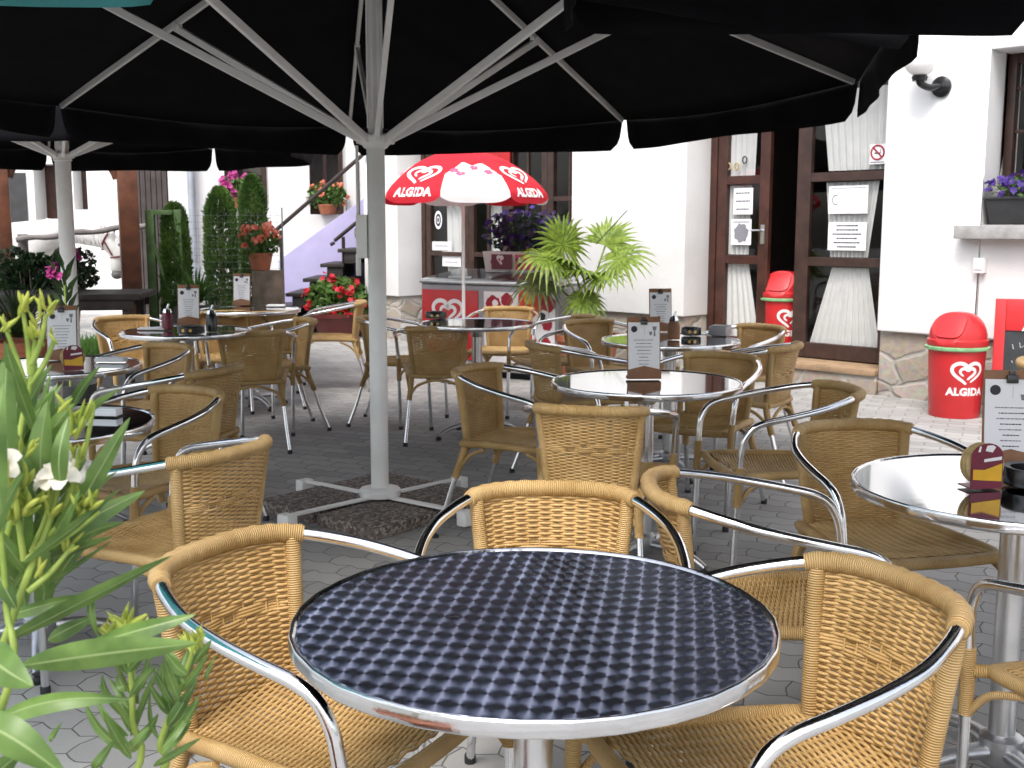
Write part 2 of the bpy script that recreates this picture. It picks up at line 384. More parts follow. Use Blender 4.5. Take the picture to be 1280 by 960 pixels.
def pavers():
    m, nt, b, out = newmat('interlocking_concrete_pavers')
    tc = N(nt, 'ShaderNodeTexCoord'); mp = N(nt, 'ShaderNodeMapping'); mp.inputs['Rotation'].default_value = (0, 0, R(24)); L(nt, tc.outputs['Object'], mp.inputs[0])
    dn = N(nt, 'ShaderNodeTexNoise'); dn.inputs['Scale'].default_value = 7; L(nt, tc.outputs['Object'], dn.inputs[0]); dm = N(nt, 'ShaderNodeVectorMath', operation='MULTIPLY_ADD'); L(nt, dn.outputs['Color'], dm.inputs[0]); dm.inputs[1].default_value = (.022, .022, 0); L(nt, mp.outputs[0], dm.inputs[2])
    sp = N(nt, 'ShaderNodeSeparateXYZ'); L(nt, dm.outputs[0], sp.inputs[0])
    zz = math_node(nt, 'PINGPONG', sp.outputs[0], .05)
    zy = math_node(nt, 'PINGPONG', sp.outputs[1], .055)
    cb = N(nt, 'ShaderNodeCombineXYZ'); L(nt, math_node(nt, 'MULTIPLY_ADD', zy, .22, sp.outputs[0]), cb.inputs[0]); L(nt, math_node(nt, 'MULTIPLY_ADD', zz, .42, sp.outputs[1]), cb.inputs[1])
    br = N(nt, 'ShaderNodeTexBrick'); L(nt, cb.outputs[0], br.inputs['Vector'])
    br.inputs['Scale'].default_value = 1; br.inputs['Brick Width'].default_value = .20; br.inputs['Row Height'].default_value = .11
    br.inputs['Mortar Size'].default_value = .0028; br.inputs['Mortar Smooth'].default_value = .3; br.inputs['Bias'].default_value = 0
    br.inputs['Color1'].default_value = (.285, .28, .272, 1); br.inputs['Color2'].default_value = (.37, .365, .355, 1); br.inputs['Mortar'].default_value = (.115, .11, .105, 1)
    nz = N(nt, 'ShaderNodeTexNoise'); nz.inputs['Scale'].default_value = .9; nz.inputs['Detail'].default_value = 8; L(nt, tc.outputs['Object'], nz.inputs[0])
    n2 = N(nt, 'ShaderNodeTexNoise'); n2.inputs['Scale'].default_value = 140; n2.inputs['Detail'].default_value = 3; L(nt, tc.outputs['Object'], n2.inputs[0])
    k = math_node(nt, 'ADD', math_node(nt, 'MULTIPLY_ADD', nz.outputs[0], .80, .50), math_node(nt, 'MULTIPLY', n2.outputs[0], .22))
    mx = N(nt, 'ShaderNodeMix', data_type='RGBA', blend_type='MULTIPLY'); mx.inputs['Factor'].default_value = 1; L(nt, br.outputs['Color'], mx.inputs['A'])
    cc = N(nt, 'ShaderNodeCombineColor'); [L(nt, k, cc.inputs[i]) for i in range(3)]; L(nt, cc.outputs[0], mx.inputs['B'])
    L(nt, mx.outputs['Result'], b.inputs['Base Color']); b.inputs['Roughness'].default_value = .85; b.inputs['Specular IOR Level'].default_value = .3
    hh = math_node(nt, 'ADD', math_node(nt, 'MULTIPLY', br.outputs['Fac'], -1), math_node(nt, 'MULTIPLY', n2.outputs[0], .15))
    bp = N(nt, 'ShaderNodeBump'); bp.inputs['Strength'].default_value = .6; bp.inputs['Distance'].default_value = .006; L(nt, hh, bp.inputs['Height']); L(nt, bp.outputs[0], b.inputs['Normal'])
    return m
MT['pavers'] = pavers()
def aggregate():
    m, nt, b, out = newmat('washed_aggregate_slab')
    tc = N(nt, 'ShaderNodeTexCoord'); vo = N(nt, 'ShaderNodeTexVoronoi'); vo.inputs['Scale'].default_value = 75; L(nt, tc.outputs['Object'], vo.inputs[0])
    sp = N(nt, 'ShaderNodeSeparateColor'); L(nt, vo.outputs['Color'], sp.inputs[0])
    rp = N(nt, 'ShaderNodeValToRGB'); e = rp.color_ramp.elements; e[0].color = (.07, .055, .048, 1); e[1].color = (.36, .31, .27, 1); k = rp.color_ramp.elements.new(.6); k.color = (.16, .13, .11, 1)
    L(nt, sp.outputs[0], rp.inputs[0]); L(nt, rp.outputs[0], b.inputs['Base Color']); b.inputs['Roughness'].default_value = .85
    bp = N(nt, 'ShaderNodeBump'); bp.inputs['Strength'].default_value = .6; bp.inputs['Distance'].default_value = .004; bp.invert = True; L(nt, vo.outputs['Distance'], bp.inputs['Height']); L(nt, bp.outputs[0], b.inputs['Normal'])
    return m
MT['aggregate'] = aggregate()
def glass():
    m, nt, b, out = newmat('window_glass')
    fr = N(nt, 'ShaderNodeLayerWeight'); fr.inputs[0].default_value = .5; fk = math_node(nt, 'POWER', fr.outputs['Facing'], 4.0)
    gl = N(nt, 'ShaderNodeBsdfGlossy'); gl.inputs['Roughness'].default_value = .02
    tr = N(nt, 'ShaderNodeBsdfTransparent'); tr.inputs[0].default_value = (.93, .94, .935, 1)
    mx = N(nt, 'ShaderNodeMixShader'); L(nt, math_node(nt, 'MULTIPLY_ADD', fk, .85, .055), mx.inputs[0]); L(nt, tr.outputs[0], mx.inputs[1]); L(nt, gl.outputs[0], mx.inputs[2])
    L(nt, mx.outputs[0], out.inputs[0]); nt.nodes.remove(b)
    return m
MT['glass'] = glass()
# ------------------------------------------------------------------ wicker bistro chair (faces +Y, origin on the ground)
RAIL = [(0,-.278,.712),(.06,-.275,.712),(.115,-.262,.711),(.158,-.236,.709),(.190,-.198,.704),(.222,-.145,.694),(.252,-.075,.680),(.268,.01,.664),(.272,.095,.648),(.270,.165,.633),(.267,.205,.612),(.264,.228,.575),(.261,.238,.53),(.256,.243,.44),(.246,.258,.0)]
def mirror(p): return (-p[0], p[1], p[2])
def chair_meshes():
    M = {}
    full = spline(RAIL, 6)
    kw = 4 * 6                                              # wicker wrap ends at control point 4
    right_wrap = full[:kw + 1]; right_metal = full[kw - 2:]
    b = MB(); pts = [Vector(mirror(p)) for p in reversed(right_wrap)] + right_wrap[1:]
    n = len(pts); rs = [.0195 + .0012 * math.sin(k * 1.7) for k in range(n)]; rs[0] = rs[-1] = .0165
    b.tube(pts, rs, 12); M['top_rail'] = b.mesh('top_rail', MT['wicker_wrap'], smooth=60)
    for nm, sx in (('arm_right', 1), ('arm_left', -1)):
        b = MB(); b.tube([(p.x * sx, p.y, p.z) for p in right_metal], .0122, 10); M[nm] = b.mesh('armrest', MT['aluminium'], smooth=60)
    # backrest surface
    top = [Vector(mirror(p)) for p in reversed(right_wrap[:22])] + right_wrap[1:22]
    cum = [0]
    for i in range(1, len(top)): cum.append(cum[-1] + (top[i] - top[i-1]).length)
    def topat(u):
        t = (u + 1) / 2 * cum[-1]
        for i in range(1, len(cum)):
            if cum[i] >= t - 1e-9:
                f = (t - cum[i-1]) / max(1e-9, cum[i] - cum[i-1]); return top[i-1].lerp(top[i], f)
        return top[-1]
    ZB = .405
    def back(u, v):                                        # v: 0 bottom, 1 top
        a = topat(u); w = 1 - .17 * (1 - v)
        yb = -.188 - .020 * (1 - u * u)
        y = yb + (a.y + .004 - yb) * v ** 1.15
        return Vector((a.x * w, y, ZB + (a.z - .012 - ZB) * v))
    def normal(fn, u, v, e=.01):
        return (fn(min(1, u+e), v) - fn(max(-1, u-e), v)).cross(fn(u, min(1, v+e)) - fn(u, max(0, v-e))).normalized()
    def weave(fn, rows, stakes, rr, amp, diamond, v0=0., v1=1., sub=4):
        b = MB(); r2 = random.Random(5)
        for i in range(rows):
            v = v0 + (v1 - v0) * (i + .5) / rows; pts = []
            nn = stakes * sub
            for k in range(nn + 1):
                u = -1 + 2 * k / nn; q = (u + 1) / 2 * stakes
                A = amp * math.cos(PI * q + PI * i)
                if diamond:
                    dv = abs(i - rows * .56) / (rows * .085); du = abs(u) / .62
                    if dv + du * .55 < 1: A = amp * 1.35 * math.cos(PI * q * .5 + PI * (i // 3)); 
                nrm = normal(fn, u, v)
                p = fn(u, v) + nrm * A; p.z += r2.uniform(-.0004, .0004); pts.append(p)
            b.tube(pts, rr, 5, caps=False, up=(0, 1, .2))
        for k in range(stakes):
            u = -1 + 2 * (k + .5) / stakes
            b.tube([fn(u, v0 + (v1 - v0) * j / 12) for j in range(13)], .0024, 5, caps=False)
        return b
    M['backrest'] = weave(back, 50, 13, .0035, .0035, True).mesh('backrest', MT['wicker'], smooth=80)
    def seat(u, v):                                        # v: 0 rear, 1 front
        hw = .168 + .045 * v
        y = -.195 + .415 * v - .012 * (1 - u * u) * (1 - v)
        z = .432 - .022 * (1 - u * u) * math.sin(PI * min(1, v * 1.08)) ** .7 - .006 * (1 - v)
        return Vector((u * hw, y, z))
    M['seat'] = weave(seat, 70, 15, .0038, .0033, False, .005, .985).mesh('seat', MT['wicker'], smooth=80)
    rim = [(-.170,-.200,.418),(-.19,-.06,.428),(-.208,.12,.430),(-.214,.20,.428),(-.195,.228,.424),(-.10,.236,.421),(0,.238,.420)]
    rim = spline(rim + [mirror(p) for p in reversed(rim[:-1])], 5)
    b = MB(); b.tube(rim, .0165, 10)
    b.tube([(-.165,-.204,.415),(0,-.222,.413),(.165,-.204,.415)], .013, 8)
    M['seat_rim'] = b.mesh('seat_rim', MT['wicker_wrap'], smooth=60)
    for nm, sx in (('post_right', 1), ('post_left', -1)):
        e = topat(1); pr = [(e.x * sx, e.y + .003, e.z - .004)] + [(back(1, v).x * sx, back(1, v).y, back(1, v).z) for v in (.85, .65, .45, .25, .1)] + [(.160*sx,-.192,.40),(.166*sx,-.205,.35),(.176*sx,-.232,.27)]
        b = MB(); b.tube(spline(pr, 4), .0165, 10); M[nm] = b.mesh('back_post', MT['wicker_wrap'], smooth=60)
    for nm, sx in (('leg_right', 1), ('leg_left', -1)):
        b = MB(); b.tube([(.1745*sx,-.228,.285),(.186*sx,-.268,.15),(.200*sx,-.318,.012)], .0112, 10); M[nm] = b.mesh('leg', MT['aluminium'], smooth=60)
    arch = [(-.170,-.222,.30),(-.13,-.222,.355),(-.06,-.222,.385),(0,-.222,.392),(.06,-.222,.385),(.13,-.222,.355),(.170,-.222,.30)]
    b = MB(); b.tube(spline(arch, 4), .0085, 8); M['brace'] = b.mesh('brace', MT['wicker_wrap'], smooth=60)
    for nm, sx in (('brace_left', -1), ('brace_right', 1)):
        b = MB()
        b.tube(spline([(.172*sx,-.215,.31),(.185*sx,-.15,.375),(.195*sx,-.08,.405)], 4), .0085, 8)
        M[nm] = b.mesh('brace', MT['wicker_wrap'], smooth=60); b = MB()
        b.tube(spline([(.252*sx,.243,.33),(.235*sx,.2,.385),(.212*sx,.13,.412)], 4), .0085, 8)
        M[nm.replace('brace', 'front_brace')] = b.mesh('brace', MT['wicker_wrap'], smooth=60)
    for nm, sx in (('fwrap_right', 1), ('fwrap_left', -1)):
        b = MB(); b.tube([(.2575*sx,.241,.475),(.2545*sx,.244,.42),(.2525*sx,.247,.33)], .0155, 10)
        b.tube([(.2545*sx,.243,.425),(.205*sx,.222,.425)], .0145, 8)
        M[nm] = b.mesh('leg_wrap', MT['wicker_wrap'], smooth=60)
    for k, (x, y) in enumerate(((.246,.258),(-.246,.258),(.2005,-.3195),(-.2005,-.3195))):
        b = MB(); b.lathe([(.0145, 0), (.0145, .018), (.0125, .024)], 12, (x, y, 0)); M['cap%d' % k] = b.mesh('foot_cap', MT['rubber'])
    return M
CM = chair_meshes()
PART = {'top_rail': 'top_rail', 'arm_right': 'armrest', 'arm_left': 'armrest', 'backrest': 'backrest', 'seat': 'seat', 'seat_rim': 'seat_rim', 'post_right': 'back_post', 'post_left': 'back_post',
        'leg_right': 'leg', 'leg_left': 'leg', 'brace': 'brace', 'brace_left': 'brace', 'brace_right': 'brace', 'front_brace_left': 'brace', 'front_brace_right': 'brace', 'fwrap_right': 'leg_wrap', 'fwrap_left': 'leg_wrap', 'cap0': 'foot_cap', 'cap1': 'foot_cap', 'cap2': 'foot_cap', 'cap3': 'foot_cap'}
CHAIR_GROUP = 'wicker and aluminium chairs on the café terrace'
chair_proto = None
def place_chair(org, facing, label):
    global chair_proto
    fx, fy = facing; rz = math.atan2(-fx, fy)
    if chair_proto is None:
        chair_proto = thing('wicker_chair', label, 'chair', group=CHAIR_GROUP)
        for k, me in CM.items(): link(PART[k], me, chair_proto)
        note_kids(chair_proto); c = chair_proto
    else:
        c = copy_tree(chair_proto)
    c.location = (org.x, org.y, 0); c.rotation_euler = (0, 0, rz); c['label'] = label
    return c
def chair_ends(a, b, hint, label, slide=0.0):
    """a, b: the two ends of the wound top rail; hint: roughly which way the chair faces"""
    A, B = at_z(*a, .705), at_z(*b, .705); d = (B - A); d.z = 0; d.normalize(); f = Vector((d.y, -d.x, 0))
    if f.x * hint[0] + f.y * hint[1] < 0: f = -f
    h = Vector((hint[0], hint[1], 0)).normalized(); f = (f + h * .6).normalized()
    return place_chair((A + B) / 2 + f * (.2 + slide), (f.x, f.y), label)
def chair_back(p, facing, label):
    f = Vector((facing[0], facing[1], 0)).normalized()
    return place_chair(at_z(*p, .728) + f * .275, (f.x, f.y), label)

chair_ends((192,735), (385,664), (.86,-.5), 'honey wicker armchair left of the nearest table, partly behind the green oleander leaves')
chair_ends((597,622), (783,625), (0,-1), 'honey wicker armchair facing the camera across the far side of the nearest patterned table')
chair_ends((1012,705), (1190,782), (-.93,-.37), 'honey wicker armchair right of the nearest table, its armrest curving towards the camera')
chair_ends((850,591), (856,636), (1,.05), 'wicker armchair turned right, its back end-on between the nearest table and the white-topped one')
chair_ends((1000,541), (1137,537), (.25,-.97), 'brown wicker armchair behind the white-reflecting table, its armrest passing in front of its back')
place_chair(V(1.23,1.98,0), (-.2,.98), 'wicker armchair at the right edge of the photo, only its seat corner and arm showing')
chair_ends((680,510), (798,514), (.2,.97), 'wicker armchair seen squarely from behind, in front of the middle table with a menu')
chair_ends((575,470), (628,459), (.9,-.4), 'wicker armchair seen from the side at the left of the middle table')
chair_ends((664,428), (705,439), (.9,.35), 'dark wicker armchair seen from behind beyond the middle table, its arm pointing right')
chair_ends((707,406), (766,403), (.45,-.9), 'wicker armchair under the fan palm, facing towards the glossy table by the door')
chair_ends((608,387), (663,388), (-.05,-1), 'wicker armchair right in front of the ice cream freezer, facing the camera')
chair_ends((513,412), (580,411), (.1,1), 'brown wicker armchair seen from behind, just right of the parasol pole')
chair_back((741,394), (-.93,-.35), 'wicker armchair turned left under the palm, its long parallel armrests reaching to the freezer')
chair_back((452,395), (.98,-.15), 'wicker armchair hidden behind the main parasol pole, seat poking out on the right')
chair_ends((439,383), (449,376), (-.98,-.15), 'wicker armchair turned left next to the pot of red geraniums')
chair_ends((362,399), (391,406), (-.93,-.35), 'wicker armchair seen from its side on open paving, standing behind the large back of another')
chair_ends((276,418), (351,416), (-.15,.98), 'large-looking wicker armchair back seen from behind at the table with the black ashtray and menu')
chair_ends((176,432), (238,440), (-.45,-.9), 'wicker armchair facing left to the camera, behind the table with maroon beer mats')
chair_ends((236,470), (292,458), (-.9,.4), 'wicker armchair turned left, its brown back close behind a brighter honey-coloured chair')
chair_ends((184,488), (275,499), (-.5,-.85), 'honey wicker armchair with a dark armrest sweeping across it, third row on the left')
chair_ends((214,578), (326,552), (-.9,.4), 'honey wicker armchair seen from its side beside the oleander, its seat turned left')
chair_ends((122,402), (184,397), (.3,-.95), 'wicker armchair below the edge of the dark wooden table')
chair_ends((258,394), (297,392), (0,-1), 'wicker armchair with only its top showing behind the menu and black ashtray')
chair_ends((312,394), (362,390), (0,1), 'shaded wicker armchair back pushed under the farthest table by the stump')
chair_ends((852,444), (948,452), (-.4,-.9), 'dark brown wicker armchair on the far right side of the middle table')
chair_ends((945,440), (1005,429), (-.9,.4), 'tall-looking wicker armchair back seen from its side below the glass door')
chair_ends((920,406), (981,416), (-.4,-.9), 'bright wicker armchair in front of the red bin in the doorway')
chair_back((1064,481), (-.98,-.12), 'wicker armchair in profile right of the middle table, long armrest sloping left')
chair_back((1276,449), (.92,-.4), 'wicker armchair behind the menu at the right edge, in front of the chalkboard')

# ------------------------------------------------------------------ bistro tables
TZ, TR = .73, .37
def table_meshes():
    M = {}
    b = MB(); b.lathe([(0, TZ - .004), (.2, TZ - .004), (TR - .012, TZ - .004), (TR - .0105, TZ - .006)], 96); b.lathe([(TR - .0105, TZ - .024), (0, TZ - .024)], 96)
    for nm, mt in (('top_swirl', MT['top_swirl']), ('top_plain', MT['top_plain'])): M[nm] = b.mesh('tabletop', mt)
    b = MB(); prof = []
    prof = [(TR-.0108,TZ-.0052),(TR-.0085,TZ-.0030),(TR-.0055,TZ-.0008),(TR-.003,TZ),(TR-.001,TZ-.0012),(TR,TZ-.004),(TR+.0006,TZ-.009),(TR+.0006,TZ-.015),(TR,TZ-.021),(TR-.002,TZ-.025),(TR-.006,TZ-.027),(TR-.011,TZ-.0275)][::-1]
    n = 160; base = len(b.v)
    for r, z in prof:
        for j in range(n):
            a = 2*PI*j/n; d = .0012 * math.sin(a*24) * math.sin(a * 11 + 1)     # slightly hammered edge
            b.v.append(((r + d) * math.cos(a), (r + d) * math.sin(a), z))
    for k in range(11):
        for j in range(n):
            j2 = (j+1) % n; b.face((k*n+j, k*n+j2, (k+1)*n+j2, (k+1)*n+j))
    M['rim'] = b.mesh('rim', MT['rim_steel'], smooth=80)
    b = MB(); b.lathe([(.031, .075), (.031, .66)], 24); b.lathe([(.036, .640), (.040, .648), (.040, .70), (.11, .704), (.11, .7055)], 24)
    M['column'] = b.mesh('column', MT['steel_column'], smooth=40)
    b = MB(); b.lathe([(.045, .05), (.05, .06), (.05, .115), (.034, .125)], 24); M['hub'] = b.mesh('hub', MT['cast'], smooth=40)
    b = MB()
    pts = spline([(.045,0,.083),(.13,0,.080),(.22,0,.058),(.275,0,.030)], 5)
    b.tube(pts, [.026 - .011 * k / (len(pts)-1) for k in range(len(pts))], 10, flat=.75)
    M['foot'] = b.mesh('foot', MT['cast'], smooth=60)
    b = MB(); b.lathe([(.016, 0), (.018, .004), (.018, .014), (.010, .022)], 14, (.272, 0, 0)); M['pad'] = b.mesh('foot_pad', MT['rubber'])
    return M
TM = table_meshes()
TABLE_GROUP = 'round metal bistro tables on the terrace'
def place_table(px, py, label, plain=True, rz=.6, pos=None):
    p = pos or at_z(px, py, TZ)
    t = thing('bistro_table', label, 'table', (p.x, p.y, 0), rz, TABLE_GROUP)
    o = link('tabletop', TM['top_plain' if plain else 'top_swirl'], t); o.rotation_euler = (0, 0, -rz - R(9) if not plain else 0)
    link('rim', TM['rim'], t); link('column', TM['column'], t); link('hub', TM['hub'], t)
    for k in range(4):
        f = link('foot', TM['foot'], t); f.rotation_euler = (0, 0, k*PI/2); link('foot_pad', TM['pad'], f)
    return p
T1 = place_table(667, 769, 'nearest round table, dark steel top with a pattern of overlapping swirls', False, .45)
T2 = place_table(1272, 606, 'round table at the right edge, steel top reflecting the white wall', True, .2)
T3 = place_table(808, 476, 'round table in the middle carrying a menu board, right of the parasol pole', True, .9)
T4 = place_table(838, 424, 'round table near the glass door with a brown menu board and a jar', True, .3)
T5 = place_table(596, 403, 'round table in front of the ice cream freezer', True, .5)
T6 = place_table(233, 413, 'round table with a menu, a black ashtray and a dark jar, left of the pole', True, .1)
T7 = place_table(312, 386, 'farthest round table, next to the weathered tree stump', True, .7)
T8 = place_table(66, 456, 'round table on the left with maroon beer mats and a folded napkin', True, .2)
T9 = place_table(36, 528, 'round table half hidden behind the oleander, a rolled napkin on it', True, .35)

# ------------------------------------------------------------------ things standing on the tables
def logo_disc(b, x, z, r, y, m):
    b.lathe([(0, 0), (r, 0), (r, .0006), (0, .0006)], 20, (x, y, z), m, Matrix.Rotation(R(90), 3, 'X'))
def bars(b, cx, z, w, y, rr, m=1, h=.0026):
    """a line of tiny unreadable print: a row of short dashes"""
    x = cx - w / 2
    while x < cx + w / 2 - .002:
        k = rr.uniform(.003, .009); k = min(k, cx + w/2 - x); b.box((x + k/2, y, z), (k, .0006, h * rr.uniform(.8, 1.15)), None, m); x += k + .0016
def menu_board(pos, rz, label, wooden_back=True, seed=1, w=.128, hgt=.245):
    rr = random.Random(seed)
    t = thing('menu_board', label, 'menu', (pos.x, pos.y, TZ + .001), rz, 'menu boards on the tables')
    tilt = Matrix.Rotation(R(-7), 4, 'X'); holder = []
    b = MB(); b.box((0, .004, hgt/2), (w + .004, .006, hgt)); o = b.build('back_board', MT['menu_wood'], t, bevel=.0015); holder.append(o)
    b = MB(); b.box((0, -.0006, .12), (w - .004, .0012, .205)); p = b.build('paper', MT['paper'], t, smooth=0); holder.append(p)
    b = MB(); y = -.0018
    logo_disc(b, -w*.30, .196, .0125, y, 0); 
    # sketch of a glass with a cup beside it
    b.poly([(w*.26, y, .206), (w*.40, y, .206), (w*.37, y, .190), (w*.29, y, .190)], 1); b.poly([(w*.31, y, .188), (w*.35, y, .188), (w*.36, y, .168), (w*.30, y, .168)], 1)
    b.poly([(w*.16, y, .186), (w*.26, y, .186), (w*.24, y, .172), (w*.18, y, .172)], 1); b.poly([(w*.02, y, .206), (w*.025, y, .206), (w*.025, y, .175), (w*.02, y, .175)], 1)
    for k, ww in enumerate((.6, .46, .54, .40, .44, .30, .38, .30)): bars(b, 0, .153 - k*.0135, w*ww, y, rr, 0 if k % 2 else 1)
    q = b.build('print', [MT['ink'], MT['ink_grey']], p, smooth=0)
    b = MB(); b.box((0, -.005, hgt - .022), (.026, .012, .020)); b.box((0, -.002, hgt - .008), (.014, .008, .012)); holder.append(b.build('clip', MT['black_plastic'], t, bevel=.0015))
    b = MB(); pw = w/2 + .003
    b.prism([(-pw, -.0045, 0), (pw, -.0045, 0), (pw, -.0045, .036), (0, -.0045, .052), (-pw, -.0045, .036)], (0, -.006, 0)); holder.append(b.build('front_pocket', MT['menu_wood'], t, bevel=.0012))
    for o in holder: o.matrix_local = tilt
    b = MB(); b.box((0, .018, .005), (w + .004, .045, .010)); b.build('base', MT['menu_wood'], t, bevel=.0015)
    return t
def beermat_holder(pos, rz, label):
    t = thing('beer_mat_holder', label, 'coaster holder', (pos.x, pos.y, TZ + .001), rz, 'beer mat holders on the tables')
    def shape(w, h): 
        pts = [(-w/2, 0), (w/2, 0)]
        for k in range(13): a = PI * k / 12; pts.append((w/2 * math.cos(a), h - w*.42 + w*.42 * math.sin(a)))
        return pts
    b = MB(); b.prism([(x, -.024, z) for x, z in shape(.078, .105)], (0, -.0025, 0)); b.box((0, 0, .0015), (.078, .05, .003)); b.build('front_plate', MT['maroon'], t)
    b = MB(); y = -.0285
    b.poly([(-.036, y, .022), (.036, y, .016), (.036, y, .058), (-.008, y, .044), (-.036, y, .046)], 0)
    b.poly([(-.010, y, .062), (.034, y, .066), (.034, y, .074), (-.010, y, .069)], 1)
    b.poly([(-.026, y, .086), (-.020, y, .086), (-.018, y, .099), (-.022, y, .099)], 1); b.poly([(-.008, y, .088), (.010, y, .084), (.018, y, .096), (.010, y, .101), (-.004, y, .100)], 1)
    b.build('emblem', [MT['yellow'], MT['white_print']], t, smooth=0)
    for k in range(9):
        b = MB(); b.lathe([(0, -.0011), (.0465, -.0011), (.0470, 0), (.0465, .0011), (0, .0011)], 28, (0, 0, 0), 0, Matrix.Rotation(R(90), 3, 'X'))
        o = link('beer_mat', b.mesh('beer_mat', MT['coaster']), t, (rnd.uniform(-.004, .004), -.017 + k*.0036, .053)); o.rotation_euler = (R(-4), 0, rnd.uniform(-.05, .05))
    return t
def ashtray(pos, label, r=.055):
    t = thing('ashtray', label, 'ashtray', (pos.x, pos.y, TZ + .001), 0, 'black ashtrays on the tables')
    b = MB(); b.lathe([(r*.86, 0), (r, .004), (r, .040), (r*.96, .044), (r*.74, .042), (r*.70, .014), (0, .012)], 36); b.build('bowl', MT['black_plastic'], t)
    b = MB(); 
    for a in (-1.9, -1.35): b.lathe([(0, 0), (.009, 0), (.009, .0012), (0, .0014)], 14, ((r + .0002) * math.cos(a), (r + .0002) * math.sin(a), .022), 0, Matrix.Rotation(a, 3, 'Z') @ Matrix.Rotation(R(90), 3, 'Y'))
    b.build('badge', MT['gold'], t)
def sugar_jar(pos, label, fill):
    t = thing('sugar_jar', label, 'jar', (pos.x, pos.y, TZ + .001), 0, 'jars on the tables')
    b = MB(); b.lathe([(.030, 0), (.033, .004), (.033, .075), (.026, .092), (.024, .098)], 24); b.build('jar', fill, t)
    b = MB(); b.lathe([(.026, .098), (.027, .102), (.020, .120), (.006, .128), (0, .128)], 24); b.tube([(0,0,.126),(.006,0,.14),(.010,0,.150)], .005, 8); b.build('lid', MT['aluminium'], t)
def napkin(pos, rz, size, label, mt=None):
    b = MB(); sx, sy, sz = size
    b.box((0, 0, sz/2), (sx, sy, sz)); b.box((0.003, .002, sz + .0025), (sx*.94, sy*.9, .004), Matrix.Rotation(.04, 3, 'Z'))
    o = b.build('napkin', mt or MT['paper'], None, bevel=min(sz, sy)*.3); o.location = (pos.x, pos.y, TZ + .001); o.rotation_euler = (0, 0, rz)
    tag(o, label, 'napkin')
menu_board(at_z(1262, 588, TZ), R(-8), 'large-looking menu board at the right edge beside stacked beer mats', seed=1)
menu_board(at_z(805, 474, TZ), R(3), 'menu board with wooden top and pocket on the middle table', seed=2)
menu_board(at_z(826, 414, TZ), R(6), 'small menu board on the table near the door, behind another menu', seed=3)
menu_board(at_z(236, 406, TZ), R(4), 'menu board standing beside a black ashtray, left of the pole', seed=4)
menu_board(at_z(302, 382, TZ), R(-3), 'plain pale menu board on the farthest table by the stump', seed=5)
menu_board(at_z(78, 450, TZ), R(8), 'white menu board behind the oleander buds on the left', seed=6)
beermat_holder(at_z(1224, 608, TZ), R(10), 'maroon and yellow holder with tan round beer mats on the white-reflecting table')
beermat_holder(at_z(92, 462, TZ), R(25), 'maroon holder with beer mats on the left beside the rolled napkin')
ashtray(at_z(1288, 607, TZ), 'black ashtray with gold badge at the right edge, in front of a menu', .062)
ashtray(at_z(239, 417, TZ), 'wide black ashtray at the foot of the menu, left of the pole', .075)
ashtray(at_z(864, 419, TZ), 'small black ashtray beside a jar on the table near the door')
ashtray(at_z(545, 398, TZ), 'dull ashtray on the table in front of the freezer', .07)
sugar_jar(at_z(842, 424, TZ), 'brown jar with a metal lid on the table near the door', MT['menu_wood'])
sugar_jar(at_z(265, 414, TZ), 'tall dark jar standing right of the menu and black ashtray', MT['black_plastic'])
sugar_jar(at_z(210, 412, TZ), 'reddish jar on the near left edge of the table with the black ashtray', MT['maroon'])
napkin(at_z(139, 452, TZ), R(-6), (.135, .05, .014), 'flat white napkin beside maroon beer mats')
napkin(at_z(128, 519, TZ), R(-8), (.115, .045, .018), 'thick rolled white napkin at the edge of the table behind the oleander')
napkin(at_z(190, 412, TZ), R(-4), (.16, .05, .008), 'thin white napkin on the table with the black ashtray')
napkin(at_z(900, 419, TZ), R(-30), (.10, .10, .05), 'grey napkin box on the table near the door', MT['fridge_grey'])
napkin(at_z(345, 383, TZ), R(4), (.14, .06, .010), 'white napkin on the farthest table by the stump')
